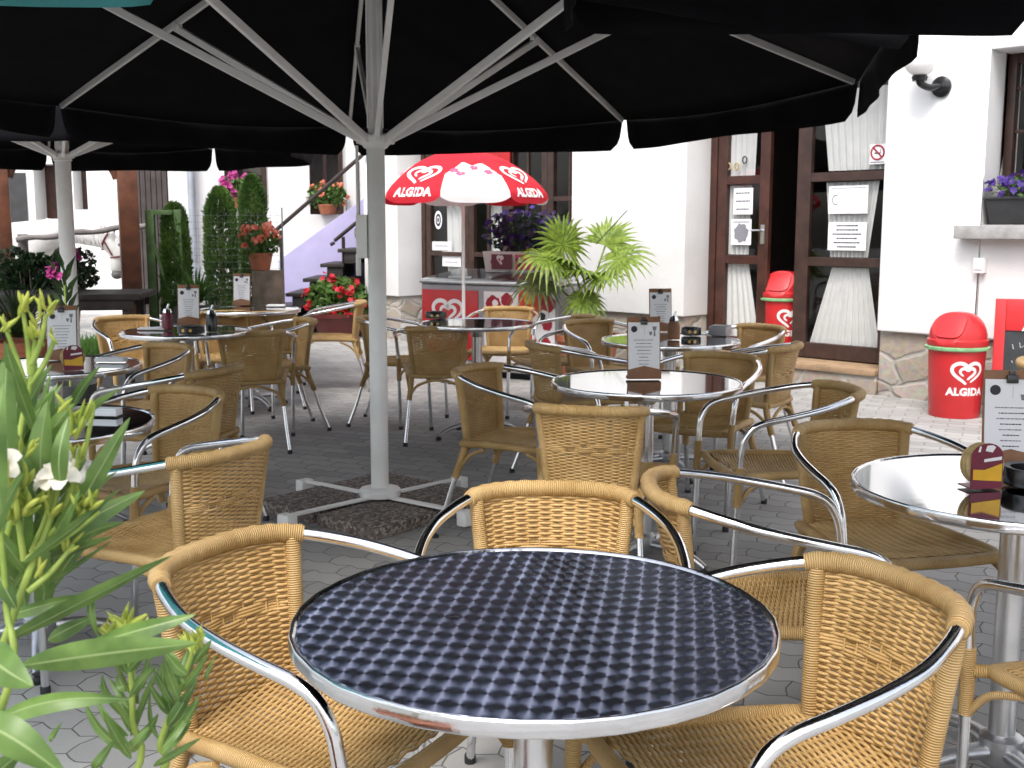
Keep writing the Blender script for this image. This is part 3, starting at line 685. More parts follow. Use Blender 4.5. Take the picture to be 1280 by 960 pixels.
# ------------------------------------------------------------------ big terrace umbrellas
def umbrella(c, label, a0, Rr, z_tip, z_apex, z_run, fabric, flap=.20, pole_r=.042, base=True, crank=False, square=False, tilt=0):
    t = thing('terrace_umbrella', label, 'umbrella', (c.x, c.y, 0), 0, 'large terrace umbrellas')
    n = 8; rk = [Rr * (1.414 if square and k % 2 == 0 else 1) for k in range(n)]; tips = [Vector((rk[k] * math.cos(a0 + k*PI/4), rk[k] * math.sin(a0 + k*PI/4), z_tip)) for k in range(n)]
    t.rotation_euler = (tilt, 0, 0)
    apex = Vector((0, 0, z_apex)); G = 10
    b = MB()
    for k in range(n):
        A, B = tips[k], tips[(k+1) % n]
        rows = []
        for i in range(G + 1):
            f = i / G; row = []
            for j in range(G + 1):
                g = j / G; p = apex.lerp(A, f).lerp(apex.lerp(B, f), g)
                sag = .05 * f * math.sin(PI * g) * (.4 + .6*f) + .028 * f * f
                p = p + Vector((0, 0, .028 - sag)); 
                if f > 0: 
                    m = (A + B) / 2; rad = Vector((m.x, m.y, 0)).normalized(); p -= rad * .04 * f * math.sin(PI * g)
                row.append(p)
            rows.append(row)
        for i in range(G):
            for j in range(G):
                a, b_, c_, d = rows[i][j], rows[i+1][j], rows[i+1][j+1], rows[i][j+1]
                if i == 0: b.poly((a, b_, c_))
                else: b.poly((a, b_, c_, d))
    can = b.build('canopy', fabric, t, merge=True, smooth=40)
    sol = can.modifiers.new('thickness', 'SOLIDIFY'); sol.thickness = .004
    for k in range(n):
        A, B = tips[k], tips[(k+1) % n]; m = (A + B) / 2; rad = Vector((m.x, m.y, 0)).normalized(); b = MB(); J = 18; I = 5
        grid = []
        for i in range(I + 1):
            v = i / I; row = []
            for j in range(J + 1):
                g = j / J; s = 2*g - 1
                ins = .012 + .035 * v + (.05 * max(0, (v - .6) / .4) ** 2.2)
                p = A.lerp(B, .5 + s * (.5 - ins * .5))
                p -= rad * .04 * math.sin(PI * g) * (1 - v * .6)
                wav = .012 * math.sin(g * 9 + k * 2.1) * v + .006 * math.sin(g * 23 + k) * v
                p = p + rad * (.006 + wav) + Vector((0, 0, -.022 * math.sin(PI * g) - flap * v * (1 - .06 * math.cos(PI * s)) + .010))
                row.append(p)
            grid.append(row)
        for i in range(I):
            for j in range(J): b.poly((grid[i][j], grid[i+1][j], grid[i+1][j+1], grid[i][j+1]))
        o = b.build('valance', fabric, t, merge=True, smooth=60); sol = o.modifiers.new('thickness', 'SOLIDIFY'); sol.thickness = .003
    hub_r = .07
    for k in range(n):
        a = a0 + k*PI/4; d = Vector((math.cos(a), math.sin(a), 0)); tip = tips[k]
        r0 = apex + d * .05 - Vector((0, 0, .03)); r1 = tip - d * .03 - Vector((0, 0, .006)); ax = (r1 - r0).normalized()
        side = ax.cross(Vector((0, 0, 1))).normalized(); upv = side.cross(ax)
        M = Matrix((ax, side, upv)).transposed()
        b = MB(); b.box((r0 + r1) / 2, ((r1 - r0).length, .020, .034), M); b.build('rib', MT['grey_rib'], t, bevel=.003, segs=1)
        j1 = r0.lerp(r1, .56) - Vector((0, 0, .024)); j0 = d * .072 + Vector((0, 0, z_run + .01)); ax = (j1 - j0).normalized(); side = ax.cross(Vector((0,0,1))).normalized(); upv = side.cross(ax); M = Matrix((ax, side, upv)).transposed()
        b = MB(); b.box((j0 + j1) / 2, ((j1 - j0).length, .022, .036), M)
        b.box(j1 + Vector((0, 0, .006)), (.05, .030, .045), M); b.build('strut', MT['white_paint'], t, bevel=.003, segs=1)
    b = MB(); b.lathe([(pole_r, .06), (pole_r, z_run + .02), (pole_r * .80, z_run + .03), (pole_r*.80, z_apex - .05)], 28)
    for k in range(8):                                           # grooved upper mast
        a = a0 + PI/8 + k*PI/4; b.box((pole_r*.82*math.cos(a), pole_r*.82*math.sin(a), (z_run + z_apex) / 2), (.008, .010, z_apex - z_run - .12), rotz(a))
    b.build('pole', MT['white_paint'], t, smooth=40)
    b = MB(); b.lathe([(pole_r + .003, z_run - .035), (pole_r + .012, z_run - .03), (.066, z_run - .012), (.070, z_run), (.070, z_run + .022), (pole_r + .004, z_run + .03)], 28)
    for k in range(8):
        a = a0 + k*PI/4; b.box((.072*math.cos(a), .072*math.sin(a), z_run + .008), (.03, .032, .04), rotz(a))
    b.build('runner', MT['white_paint'], t, bevel=.002, segs=1)
    b = MB(); b.lathe([(0, z_apex - .09), (.075, z_apex - .085), (.075, z_apex - .02), (.03, z_apex + .05), (0, z_apex + .06)], 24); b.build('top_hub', MT['white_paint'], t)
    if base:
        b = MB(); b.lathe([(.095, .058), (.098, .064), (.098, .090), (.090, .098), (pole_r + .002, .101)], 32); b.build('base_collar', MT['white_paint'], t)
        b = MB()
        for k in range(4):
            a = R(50) + k*PI/2; M = rotz(a)
            b.box(M @ V(.30, 0, .058), (.46, .035, .012), M)
        b.build('base_cross', MT['white_paint'], t, bevel=.002, segs=1)
        for k in range(4):
            a = R(50) + k*PI/2; M = rotz(a); b = MB(); b.box(M @ V(.555, 0, .034), (.055, .075, .066), M); b.build('foot_block', MT['white_paint'], t, bevel=.006)
    else:
        b = MB(); b.lathe([(0, .004), (.24, .004), (.24, .016), (.06, .022), (.052, .10), (pole_r + .001, .10)], 32); b.build('base_plate', MT['white_paint'], t)
    if crank:
        b = MB(); b.tube([(-.085,-.01,z_run-.02),(-.085,-.01,1.18)], .007, 8); b.tube([(-.085,-.01,1.10),(-.085,-.01,1.20)], .013, 8)
        b.box((-.066, -.01, 1.28), (.05, .05, .20)); b.tube([(-.042,-.01,1.3),(-.1,-.01,1.3)], .02, 10); b.build('crank', MT['white_paint'], t, bevel=.002, segs=1)
    return t
pm = at_z(475, 614, .08)
umbrella(pm, 'black-covered umbrella whose white pole stands on four aggregate slabs in the middle', R(11), 2.40, 2.06, 2.86, 1.715, MT['black_fabric'], flap=.19, crank=True, tilt=R(-1.7))
p2 = at_y(78, 196, 8.9)
umbrella(V(p2.x, p2.y, 0), 'black-covered umbrella on the left with its white pole behind the shrub', R(25), 2.02, 2.075, 2.7, 1.875, MT['black_fabric'], flap=.215, pole_r=.060, base=False)
near_u = umbrella(V(1.62, 2.34, 0), 'nearest black umbrella, only a hanging edge showing at the top right', R(45.5), 1.45, 2.105, 2.7, 1.7, MT['black_fabric'], base=False, square=True)
near_u.scale = (1, .8, 1)
umbrella(V(-2.33, 2.36, 0), 'turquoise umbrella, just a strip of its edge showing at the top left corner', R(40), 1.20, 2.185, 2.7, 1.8, MT['teal_fabric'], base=False, square=True)
for k in range(4):
    a = R(50 + 45) + k*PI/2; M = rotz(R(50)); d = Vector((math.cos(a), math.sin(a), 0)) * .30
    b = MB(); b.box((0, 0, .025), (.385, .385, .05)); o = b.build('aggregate_slab', MT['aggregate'], None, bevel=.004)
    o.location = (pm.x + d.x, pm.y + d.y, 0.001); o.rotation_euler = (0, 0, R(50))
    tag(o, ['far washed aggregate slab behind the pole foot', 'left washed aggregate slab at the pole foot', 'near washed aggregate slab in front of the pole foot', 'right washed aggregate slab at the pole foot'][k], 'paving slab', 'aggregate slabs weighing down the umbrella')

# ------------------------------------------------------------------ heart emblem and lettering
def heart_pts(s, t0, t1, n):
    out = []
    for k in range(n + 1):
        t = t0 + (t1 - t0) * k / n
        out.append((s * 16 * math.sin(t)**3 / 17, s * (13*math.cos(t) - 5*math.cos(2*t) - 2*math.cos(3*t) - math.cos(4*t) + 2) / 15 * .88))
    return out
def emblem2d():
    """two nested swirling heart strokes, as a list of 2-D quads, about 2 wide"""
    q = []
    def stroke(c, wf):
        L_, R_ = [], []
        for i, p in enumerate(c):
            a = Vector(c[max(0, i-1)]); b_ = Vector(c[min(len(c)-1, i+1)]); d = (b_ - a)
            if d.length < 1e-6: d = Vector((1, 0))
            d.normalize(); nn = Vector((-d.y, d.x)); w = wf(i / (len(c)-1))
            L_.append(Vector(p) + nn*w); R_.append(Vector(p) - nn*w)
        for i in range(len(c)-1): q.append((L_[i], R_[i], R_[i+1], L_[i+1]))
    wide = lambda c: [(x * 1.18, y) for x, y in c]
    stroke(wide(heart_pts(1.0, -PI*.86, PI*.80, 72)), lambda f: .14 * (.30 + .70 * math.sin(PI * min(1, f*.95 + .05)) ** .5))
    stroke(wide([(x + .02, y + .03) for x, y in heart_pts(.50, -PI*.70, PI*.97, 52)]), lambda f: .125 * (.25 + .75 * math.sin(PI * f) ** .5))
    return q
EMB = emblem2d()
def text_mesh(body, size, bold=.02):
    cu = bpy.data.curves.new('lettering', 'FONT'); cu.body = body; cu.size = size; cu.align_x = 'CENTER'; cu.align_y = 'CENTER'; cu.offset = bold * size; cu.resolution_u = 4; cu.space_character = 1.06
    o = bpy.data.objects.new('lettering', cu); COL.objects.link(o)
    dg = bpy.context.evaluated_depsgraph_get(); me = bpy.data.meshes.new_from_object(o.evaluated_get(dg))
    bpy.data.objects.remove(o); bpy.data.curves.remove(cu)
    bm = bmesh.new(); bm.from_mesh(me); bpy.data.meshes.remove(me)
    return bm
def text_on(body, size, fn, name, mt, parent, step=.012, bold=.03, xs=1.0):
    """flat lettering cut into narrow strips and laid on a curved surface fn(x, y)"""
    bm = text_mesh(body, size, bold); xsv = [v.co.x for v in bm.verts]; x = min(xsv) + step
    while x < max(xsv):
        bmesh.ops.bisect_plane(bm, geom=bm.verts[:] + bm.edges[:] + bm.faces[:], plane_co=(x, 0, 0), plane_no=(1, 0, 0)); x += step
    for v in bm.verts: v.co = fn(v.co.x * xs, v.co.y)
    me = bpy.data.meshes.new(name); bm.to_mesh(me); bm.free(); me.materials.clear(); me.materials.append(mt)
    return link(name, me, parent)
def emblem_on(scale, fn, mt, parent, cx=0, cy=0, name='heart_emblem'):
    b = MB()
    for q in EMB: b.poly([fn(cx + p[0]*scale, cy + p[1]*scale) for p in q])
    return b.build(name, mt, parent, smooth=0)

# ------------------------------------------------------------------ red and white parasol
def parasol(c, label):
    t = thing('parasol', label, 'parasol', (c.x, c.y, 0))
    zb = 1.515; Rm = .735
    prof = [(0,.455),(.12,.445),(.25,.415),(.38,.362),(.50,.29),(.60,.215),(.675,.145),(.718,.090),(.728,.055),(.730,.0)]
    pr = [(r * Rm / .73, z) for r, z in prof]
    cum = [0]
    for i in range(1, len(pr)): cum.append(cum[-1] + math.dist(pr[i], pr[i-1]))
    def P(k, a, s, off=0):
        """panel k, a in -1..1 across, s = distance from the apex"""
        s = max(0, min(cum[-1], s))
        for i in range(1, len(cum)):
            if cum[i] >= s - 1e-9: f = (s - cum[i-1]) / (cum[i] - cum[i-1]); r = pr[i-1][0] + (pr[i][0]-pr[i-1][0])*f; z = pr[i-1][1] + (pr[i][1]-pr[i-1][1])*f; nr = Vector((pr[i-1][1]-pr[i][1], pr[i][0]-pr[i-1][0])).normalized(); break
        th = AZ + k*PI/4 + a*PI/8
        rr = r * (math.cos(PI/8) / math.cos(a*PI/8)) ** .8
        edge = max(0, (s - cum[-2]) / (cum[-1] - cum[-2]))
        return Vector(((rr + nr.x*off) * math.cos(th), (rr + nr.x*off) * math.sin(th), zb + z + nr.y*off + .05 * edge * abs(a)**5))
    AZ = R(-90 + 11); W, S = 44, 60
    for k in range(8):
        b = MB(); red = k % 2 == 1
        for i in range(S):
            for j in range(W):
                s0, s1 = cum[-1]*i/S, cum[-1]*(i+1)/S; a0, a1 = -1 + 2*j/W, -1 + 2*(j+1)/W; am, sm = (a0+a1)/2, (s0+s1)/2/cum[-1]
                white = (not red) and sm > .52 + .16*abs(am)**3 + .03*math.sin(am*7 + 1)
                pts = [P(k,a0,s0),P(k,a0,s1),P(k,a1,s1),P(k,a1,s0)]
                b.poly(pts if i else pts[:3], 1 if white else 0)
        o = b.build('canopy_panel', [MT['red_fabric'], MT['white_fabric']], t, merge=True, smooth=50)
        sg = .66
        if red:
            def fn(x, y, k=k):
                s = cum[-1]*.70 - y; r_ = max(.2, math.hypot(*P(k, 0, s).xy)); return P(k, x / (r_*PI/8), s, .004)
            emblem_on(.135, fn, MT['white_print'], o, 0, .0)
            def fn2(x, y, k=k):
                return P(k, x / (Rm*PI/8), cum[-1]*.905 - y, .004)
            text_on('ALGIDA', .105, fn2, 'lettering', MT['white_print'], o, .01, .05)
        else:
            b = MB(); r3 = random.Random(k)
            for cx, cy in ((-.15, .02), (.02, .06), (.13, .0), (-.10,-.02)):
                for q in range(5):
                    a = q*2*PI/5 + r3.random(); px_, py_ = cx + .022*math.cos(a), cy + .018*math.sin(a); pts = []
                    for w in range(8): pts.append(P(k, (px_ + .017*math.cos(w*PI/4)) / (.55*PI/8), cum[-1]*.66 - (py_ + .014*math.sin(w*PI/4)), .004))
                    b.poly(pts)
            b.build('flower_print', MT['pink_print'], o, smooth=0)
    b = MB(); b.tube([(0,0,.02),(0,0,zb+.44)], .015, 14); b.lathe([(0, zb+.44),(.02,zb+.445),(.018,zb+.475),(0,zb+.49)], 12); b.build('pole', MT['white_paint'], t)
    b = MB()
    for k in range(8):
        a = AZ + PI/8 + k*PI/4; d = Vector((math.cos(a), math.sin(a), 0)); b.tube([d*.02 + V(0,0,zb+.17), d*.40 + V(0,0,zb+.325)], .004, 6); b.tube([d*q[0]*.98 + V(0,0,zb+q[1]-.012) for q in pr[:-2]], .004, 6)
    b.build('spokes', MT['white_paint'], t)
    b = MB(); b.lathe([(0,.001),(.20,.001),(.22,.02),(.21,.08),(.05,.11),(.03,.20),(.016,.20)], 28); b.build('foot', MT['fridge_grey'], t)
    return t
pp = at_y(579, 300, 9.55)
parasol(V(pp.x, pp.y, 0), 'red and white ice cream parasol with heart emblems on a thin white pole')
# ------------------------------------------------------------------ ground
b = MB(); b.quad((-60,-40,0),(60,-40,0),(60,80,0),(-60,80,0)); o = b.build('paved_ground', MT['pavers'], smooth=0); tag(o, kind='structure')

# ------------------------------------------------------------------ café building: facade plane from two plinth points
PA, PB = at_z(743, 388, .52), at_z(1249, 424, .52)
U = (PB - PA); U.z = 0; U.normalize(); NO = Vector((U.y, -U.x, 0))      # outward normal, towards the terrace
P0 = Vector((PA.x, PA.y, 0))
def fac(s, d, z): return P0 + U*s + NO*d + Vector((0, 0, z))
def on_fac(px, py, d=0.0):
    r = ray(px, py); c = Vector((0, 0, H)); t = (P0 + NO*d - c).dot(NO) / r.dot(NO); p = c + r*t
    return (p - P0).dot(U), p.z
MF = Matrix((U, NO, Vector((0, 0, 1)))).transposed()                     # local (s, outward, z)
def fbox(b, s0, s1, d0, d1, z0, z1, m=0): b.box(fac((s0+s1)/2, (d0+d1)/2, (z0+z1)/2), (abs(s1-s0), abs(d1-d0), abs(z1-z0)), MF, m)
cafe = thing('cafe_building', 'white plastered café building with brown glazed doors, stone plinth and a deep window', 'building', tuple(P0))
cafe_inv = Matrix.Translation(-P0)
def cb(b, name, mt, parent=None, **k):
    if parent is None: b.v = [tuple(Vector(v) - P0) for v in b.v]; return b.build(name, mt, cafe, **k)
    b.v = [tuple(Vector(v) - P0) for v in b.v]; return b.build(name, mt, parent, **k)
D = .36; TH = .55
sA = on_fac(497, 300)[0]; sB = on_fac(714, 300)[0]; sC = on_fac(856, 300)[0]; sD = on_fac(1101, 300)[0]
sE, zW1 = on_fac(1239, 62); zW0 = on_fac(1222, 281)[1]; sE = on_fac(1233, 170)[0]
sL = on_fac(455, 300)[0]; sF = sE + 1.15; sR = sF + 5; ZT = 5.4; ZO = 2.85; ZP = .52; pl = .045
zW1 = on_fac(1239, 62)[1]
b = MB()
fbox(b, sL, sA, -TH, 0, ZP, ZO); fbox(b, sB, sC, -TH, 0, ZP, ZO); fbox(b, sD, sE, -TH, 0, ZP, ZO); fbox(b, sE, sF, -TH, 0, ZP, zW0); fbox(b, sE, sF, -TH, 0, zW1, ZO); fbox(b, sF, sR, -TH, 0, ZP, ZO)
fbox(b, sL, sR, -TH, 0, ZO, ZT)
fbox(b, sL, sL + .5, -TH - 6, -TH, 0, ZT)
cb(b, 'wall', MT['plaster'], bevel=.012, segs=2)
for a, c in ((sL + .02, sA - .02), (sB + .02, sC - .02), (sD + .004, sR)): b = MB(); fbox(b, a, c, -TH + .02, -pl, -.05, ZP - .001); cb(b, 'plinth', MT['rubble'], bevel=.015)
b = MB(); fbox(b, sL - .5, sR, -TH - 6, .55, ZT + .002, ZT + .16); cb(b, 'roof_eave', MT['wood_brown'])
# rooms behind the openings, their dimness painted in as a dark colour
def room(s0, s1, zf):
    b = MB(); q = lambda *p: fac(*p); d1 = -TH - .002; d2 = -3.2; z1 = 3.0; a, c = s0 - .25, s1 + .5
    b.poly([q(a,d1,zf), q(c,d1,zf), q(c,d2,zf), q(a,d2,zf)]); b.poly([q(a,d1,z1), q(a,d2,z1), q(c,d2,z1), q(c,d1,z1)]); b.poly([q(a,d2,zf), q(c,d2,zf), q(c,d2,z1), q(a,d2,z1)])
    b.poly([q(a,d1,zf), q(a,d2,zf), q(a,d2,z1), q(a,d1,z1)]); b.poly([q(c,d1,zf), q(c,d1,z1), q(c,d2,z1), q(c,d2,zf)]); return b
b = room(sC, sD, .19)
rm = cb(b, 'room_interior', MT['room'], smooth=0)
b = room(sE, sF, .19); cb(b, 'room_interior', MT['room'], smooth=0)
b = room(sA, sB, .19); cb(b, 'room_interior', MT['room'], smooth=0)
# door step
zs = .20
b = MB(); fbox(b, sC + .002, sD - .002, -TH, -.03, -.05, zs - .05); step = cb(b, 'door_step', MT['rubble'], bevel=.008)
b = MB(); fbox(b, sC + .004, sD - .004, -TH, -.005, zs - .049, zs); cb(b, 'threshold', MT['sandstone'] if 'sandstone' in MT else mat('worn_sandstone', (.33, .22, .13), .8, 0, .25, 10, .3, 50), bevel=.01)

def sash(name, s0, s1, z0, z1, d, rails, st=.085, mt=None, glass=True, mull=(), rail_h=.075, bottom=.15, top=.09, parent=None):
    """a glazed leaf: stiles, top and bottom rails, cross rails at the given heights, panes as a child"""
    b = MB(); t = .055
    fbox(b, s0, s0 + st, d - t, d, z0, z1); fbox(b, s1 - st, s1, d - t, d, z0, z1)
    fbox(b, s0 + st, s1 - st, d - t, d - .002, z0, z0 + bottom); fbox(b, s0 + st, s1 - st, d - t, d - .002, z1 - top, z1)
    for r in rails: fbox(b, s0 + st, s1 - st, d - t + .004, d - .004, r - rail_h/2, r + rail_h/2)
    for m_ in mull: fbox(b, m_ - .015, m_ + .015, d - t + .008, d - .008, z0 + bottom, z1 - top)
    o = cb(b, name, mt or MT['wood_brown'], parent, bevel=.004, segs=1)
    b = MB(); 
    b.poly([fac(s0 + st*.8, d - .03, z0 + bottom*.8), fac(s1 - st*.8, d - .03, z0 + bottom*.8), fac(s1 - st*.8, d - .03, z1 - top*.8), fac(s0 + st*.8, d - .03, z1 - top*.8)])
    cb(b, 'glass_pane', MT['glass'], o, smooth=0)
    return o
def curtain(s0t, s1t, s0b, s1b, z0, z1, d, parent, folds=9, name='curtain'):
    b = MB(); W, S = folds*8, 8; g = []
    for i in range(S + 1):
        v = i / S; row = []
        for j in range(W + 1):
            u = j / W; s = (s0b + (s1b - s0b)*u)*(1 - v) + (s0t + (s1t - s0t)*u)*v
            row.append(fac(s, d + .016*math.sin(u*folds*2*PI + .5*math.sin(u*7)) * (1 - .5*v), z0 + (z1 - z0)*v))
        g.append(row)
    for i in range(S):
        for j in range(W): b.poly((g[i][j], g[i][j+1], g[i+1][j+1], g[i+1][j]))
    return cb(b, name, MT['curtain'], parent, merge=True, smooth=70)
def sheet(s0, s1, z0, z1, d, parent, name='notice', mt=None):
    b = MB(); fbox(b, s0, s1, d - .0015, d, z0, z1); return cb(b, name, mt or MT['paper'], parent, smooth=0)
def print_on(parent, s0, s1, z0, z1, d, rows, seed=1, centre=True, m=0):
    rr = random.Random(seed); b = MB(); h = min(.012, (z1 - z0) / (rows * 2.6))
    for k in range(rows):
        z = z1 - (z1 - z0) * (k + .5) / rows; w = (s1 - s0) * rr.uniform(.55, .95); x = (s0 + s1)/2 - w/2
        while x < (s0 + s1)/2 + w/2 - .006:
            q = min(rr.uniform(.012, .03), (s0+s1)/2 + w/2 - x); fbox(b, x, x + q, d + .0005, d + .0012, z - h/2, z + h/2, m); x += q + .005
    return cb(b, 'print', [MT['ink'], MT['ink_grey']], parent, smooth=0)

# main door: outer frame, left leaf, open gap, right leaf
dd = -D
s_j = sC + .0; sl1 = on_fac(958, 330, dd)[0]; sr0 = on_fac(992, 330, dd)[0]
b = MB(); fbox(b, sC + .003, sC + .075, dd - .07, dd + .004, zs + .002, ZO - .003); fbox(b, sD - .055, sD - .003, dd - .07, dd + .004, zs + .002, ZO - .003); fbox(b, sC + .075, sD - .055, dd - .07, dd + .003, ZO - .10, ZO - .003)
frame = cb(b, 'door_frame', MT['wood_red'], bevel=.005)
zr1 = on_fac(1060, 328, dd)[1]; zr2 = on_fac(1060, 220, dd)[1]; zb_ = on_fac(1050, 433, dd)[1]
left = sash('door_leaf', sC + .077, sl1, zs + .01, ZO - .102, dd - .008, (zr1, zr2), .10, MT['wood_red'], bottom=zb_ - zs, parent=None)
right = sash('door_leaf', sr0, sD - .057, zs + .01, ZO - .102, dd - .008, (zr1, zr2), .13, MT['wood_brown'], bottom=zb_ - zs, parent=None)
b = MB(); hp = on_fac(958, 288, dd)
b.tube([fac(sl1 - .05, dd - .006, hp[1]), fac(sl1 - .05, dd + .05, hp[1]), fac(sl1 - .15, dd + .055, hp[1])], .009, 8); fbox(b, sl1 - .07, sl1 - .03, dd - .0079, dd + .003, hp[1] - .12, hp[1] + .05); cb(b, 'handle', MT['steel_column'], left)
def cpx(p, d): return on_fac(p[0], p[1], d)
dc = dd - .075
def curt_px(tl, tr, bl, br, parent, folds):
    a, b_, c, e = (cpx(q, dc) for q in (tl, tr, bl, br)); curtain(a[0], b_[0], c[0], e[0], (c[1] + e[1])/2, (a[1] + b_[1])/2, dc, parent, folds)
curt_px((1040,336), (1086,334), (1012,432), (1100,430), right, 10)
curt_px((1033,228), (1100,226), (1038,322), (1085,321), right, 9)
curt_px((1028,110), (1112,110), (1036,213), (1108,212), right, 9)
curt_px((905,328), (936,328), (900,428), (950,428), left, 6)
curt_px((906,232), (940,232), (904,318), (936,318), left, 6)
curt_px((908,150), (948,150), (908,222), (944,222), left, 6)
dn = dd - .030
def notice_px(x0, x1, y0, y1, parent, rows, seed, d=dn, name='notice'):
    a, c = on_fac(x0, (y0+y1)/2, d)[0], on_fac(x1, (y0+y1)/2, d)[0]; xm = (x0+x1)/2; z1, z0 = on_fac(xm, y0, d)[1], on_fac(xm, y1, d)[1]
    o = sheet(a, c, z0, z1, d + .0, parent, name); m_ = (c - a)*.06
    if rows: print_on(o, a + m_, c - m_, z0 + (z1-z0)*.05, z1 - (z1-z0)*.04, d, rows, seed)
    return o, a, c, z0, z1
dgl = dd - .008 - .03 + .0035
o, a, c, z0, z1 = notice_px(1036, 1085, 232, 267, right, 0, 3, dgl)
b = MB(); b.tube([fac(a + (c-a)*.18 + .03*math.cos(k*.4+1), dgl + .001, (z0+z1)/2 + .038*math.sin(k*.4+1)) for k in range(12)], .004, 5)
fbox(b, a + .02, c - .02, dgl + .0005, dgl + .0012, z1 - .022, z1 - .017); cb(b, 'print', MT['ink_grey'], o)
notice_px(1035, 1083, 278, 313, right, 6, 4, dgl)
o, a, c, z0, z1 = notice_px(1087, 1107, 180, 205, right, 0, 5, dgl, 'no_smoking_sign')
b = MB(); cs, cz, rr_ = (a+c)/2, z0 + (z1-z0)*.58, (c-a)*.40
ring = [fac(cs + rr_*math.cos(k*PI/14), dgl + .001, cz + rr_*math.sin(k*PI/14)) for k in range(28)]
b.tube(ring, rr_*.13, 6, closed=True); b.tube([fac(cs - rr_*.68, dgl + .001, cz + rr_*.68), fac(cs + rr_*.68, dgl + .001, cz - rr_*.68)], rr_*.12, 6); cb(b, 'prohibition_ring', MT['red_dark'], o)
b = MB(); b.tube([fac(cs - rr_*.45, dgl + .001, cz - rr_*.1), fac(cs + rr_*.42, dgl + .001, cz - rr_*.1)], rr_*.09, 6); b.tube([fac(cs + rr_*.5, dgl + .001, cz + rr_*(-.05)), fac(cs + rr_*.42, dgl + .001, cz + rr_*.2), fac(cs + rr_*.5, dgl + .001, cz + rr_*.4)], rr_*.04, 5)
fbox(b, a + .01, c - .01, dgl + .0005, dgl + .0012, z0 + .012, z0 + .018); cb(b, 'print', MT['ink'], o)
notice_px(917, 941, 235, 268, left, 3, 6, dgl)
o, a, c, z0, z1 = notice_px(914, 939, 274, 306, left, 0, 7, dgl)
b = MB(); pts = []
for k in range(20): aa = k*PI/10; rr_ = (c-a)*.36*(1 + .12*math.sin(k*2.3)); pts.append(fac((a+c)/2 + rr_*math.cos(aa), dgl + .001, z0 + (z1-z0)*.46 + rr_*1.1*math.sin(aa)))
b.poly(pts); fbox(b, a + .02, c - .02, dgl + .0005, dgl + .0012, z1 - .03, z1 - .02); cb(b, 'print', MT['ink_grey'], o, smooth=0)
for k, (x, y) in enumerate(((911, 208), (921, 208), (931, 200))):       # small stickers on the upper left pane
    s, z = on_fac(x, y, dgl); b = MB(); b.tube([fac(s + .022*math.cos(q*PI/8), dgl + .002, z + .03*math.sin(q*PI/8)) for q in range(16)], .007, 5, closed=True); cb(b, 'sticker', MT['ink'] if k == 2 else MT['coaster'], left)

# left french doors with small panes
d2 = -D; wl = sB - sA; zf2 = .20
b = MB(); fbox(b, sA + .002, sB - .002, -TH, -.02, -.05, zf2); cb(b, 'door_step', MT['stone_sill'], bevel=.008)
b = MB(); fbox(b, sA + .003, sA + .07, d2 - .07, d2 + .004, zf2 + .002, ZO - .003); fbox(b, sB - .07, sB - .003, d2 - .07, d2 + .004, zf2 + .002, ZO - .003); fbox(b, sA + .07, sB - .07, d2 - .07, d2 + .003, ZO - .10, ZO - .003); cb(b, 'door_frame', MT['wood_brown'], bevel=.005)
cuts = [sA + .072, sA + wl*.30, sA + wl*.53, sA + wl*.75, sB - .072]
for k in range(4):
    s0, s1 = cuts[k], cuts[k+1] - .004
    o = sash('door_leaf', s0, s1, zf2 + .01, ZO - .102, d2 - .008, (1.02, 1.62, 2.15), .085, MT['wood_brown'], bottom=.30, mull=() if k == 0 else ((s0+s1)/2,), rail_h=.05)
    if k in (0, 1):
        curtain(s0 + .26, s1 - .06, s0 + .30, s1 - .05, .50, 2.6, d2 - .10, o, 4)
    if k == 0: FL = o
def on2(x, y): return on_fac(x, y, d2 - .034)
def notice2(x0, x1, y0, y1, rows, seed, name='notice'):
    a, c = on2(x0, (y0+y1)/2)[0], on2(x1, (y0+y1)/2)[0]; xm = (x0+x1)/2; z1, z0 = on2(xm, y0)[1], on2(xm, y1)[1]
    o = sheet(a, c, z0, z1, d2 - .034, FL, name)
    if rows: print_on(o, a + .02, c - .02, z0 + .01, z1 - .01, d2 - .034, rows, seed, m=1)
    return o
notice2(540, 564, 302, 313, 1, 11); notice2(553, 576, 314, 333, 2, 12)
sx, sz = on2(548, 275); b = MB()
for r_, m_, off in ((.085, 0, 0), (.060, 1, .001), (.034, 0, .002), (.022, 1, .003)): b.poly([fac(sx + r_*.8*math.cos(k*PI/12), d2 - .0325 + off, sz + r_*1.25*math.sin(k*PI/12)) for k in range(24)], m_)
cb(b, 'round_sticker', [MT['paper'], MT['ink']], FL, smooth=0)
sx0, sx1 = on_fac(607, 200, d2 + .03)[0], on_fac(637, 200, d2 + .03)[0]; zz = on_fac(620, 214, d2 + .03)[1]
b = MB(); fbox(b, sx0, sx1, d2 + .012, d2 + .03, zz, zz + .5); o = cb(b, 'advertising_panel', MT['red_plastic'], bevel=.004)

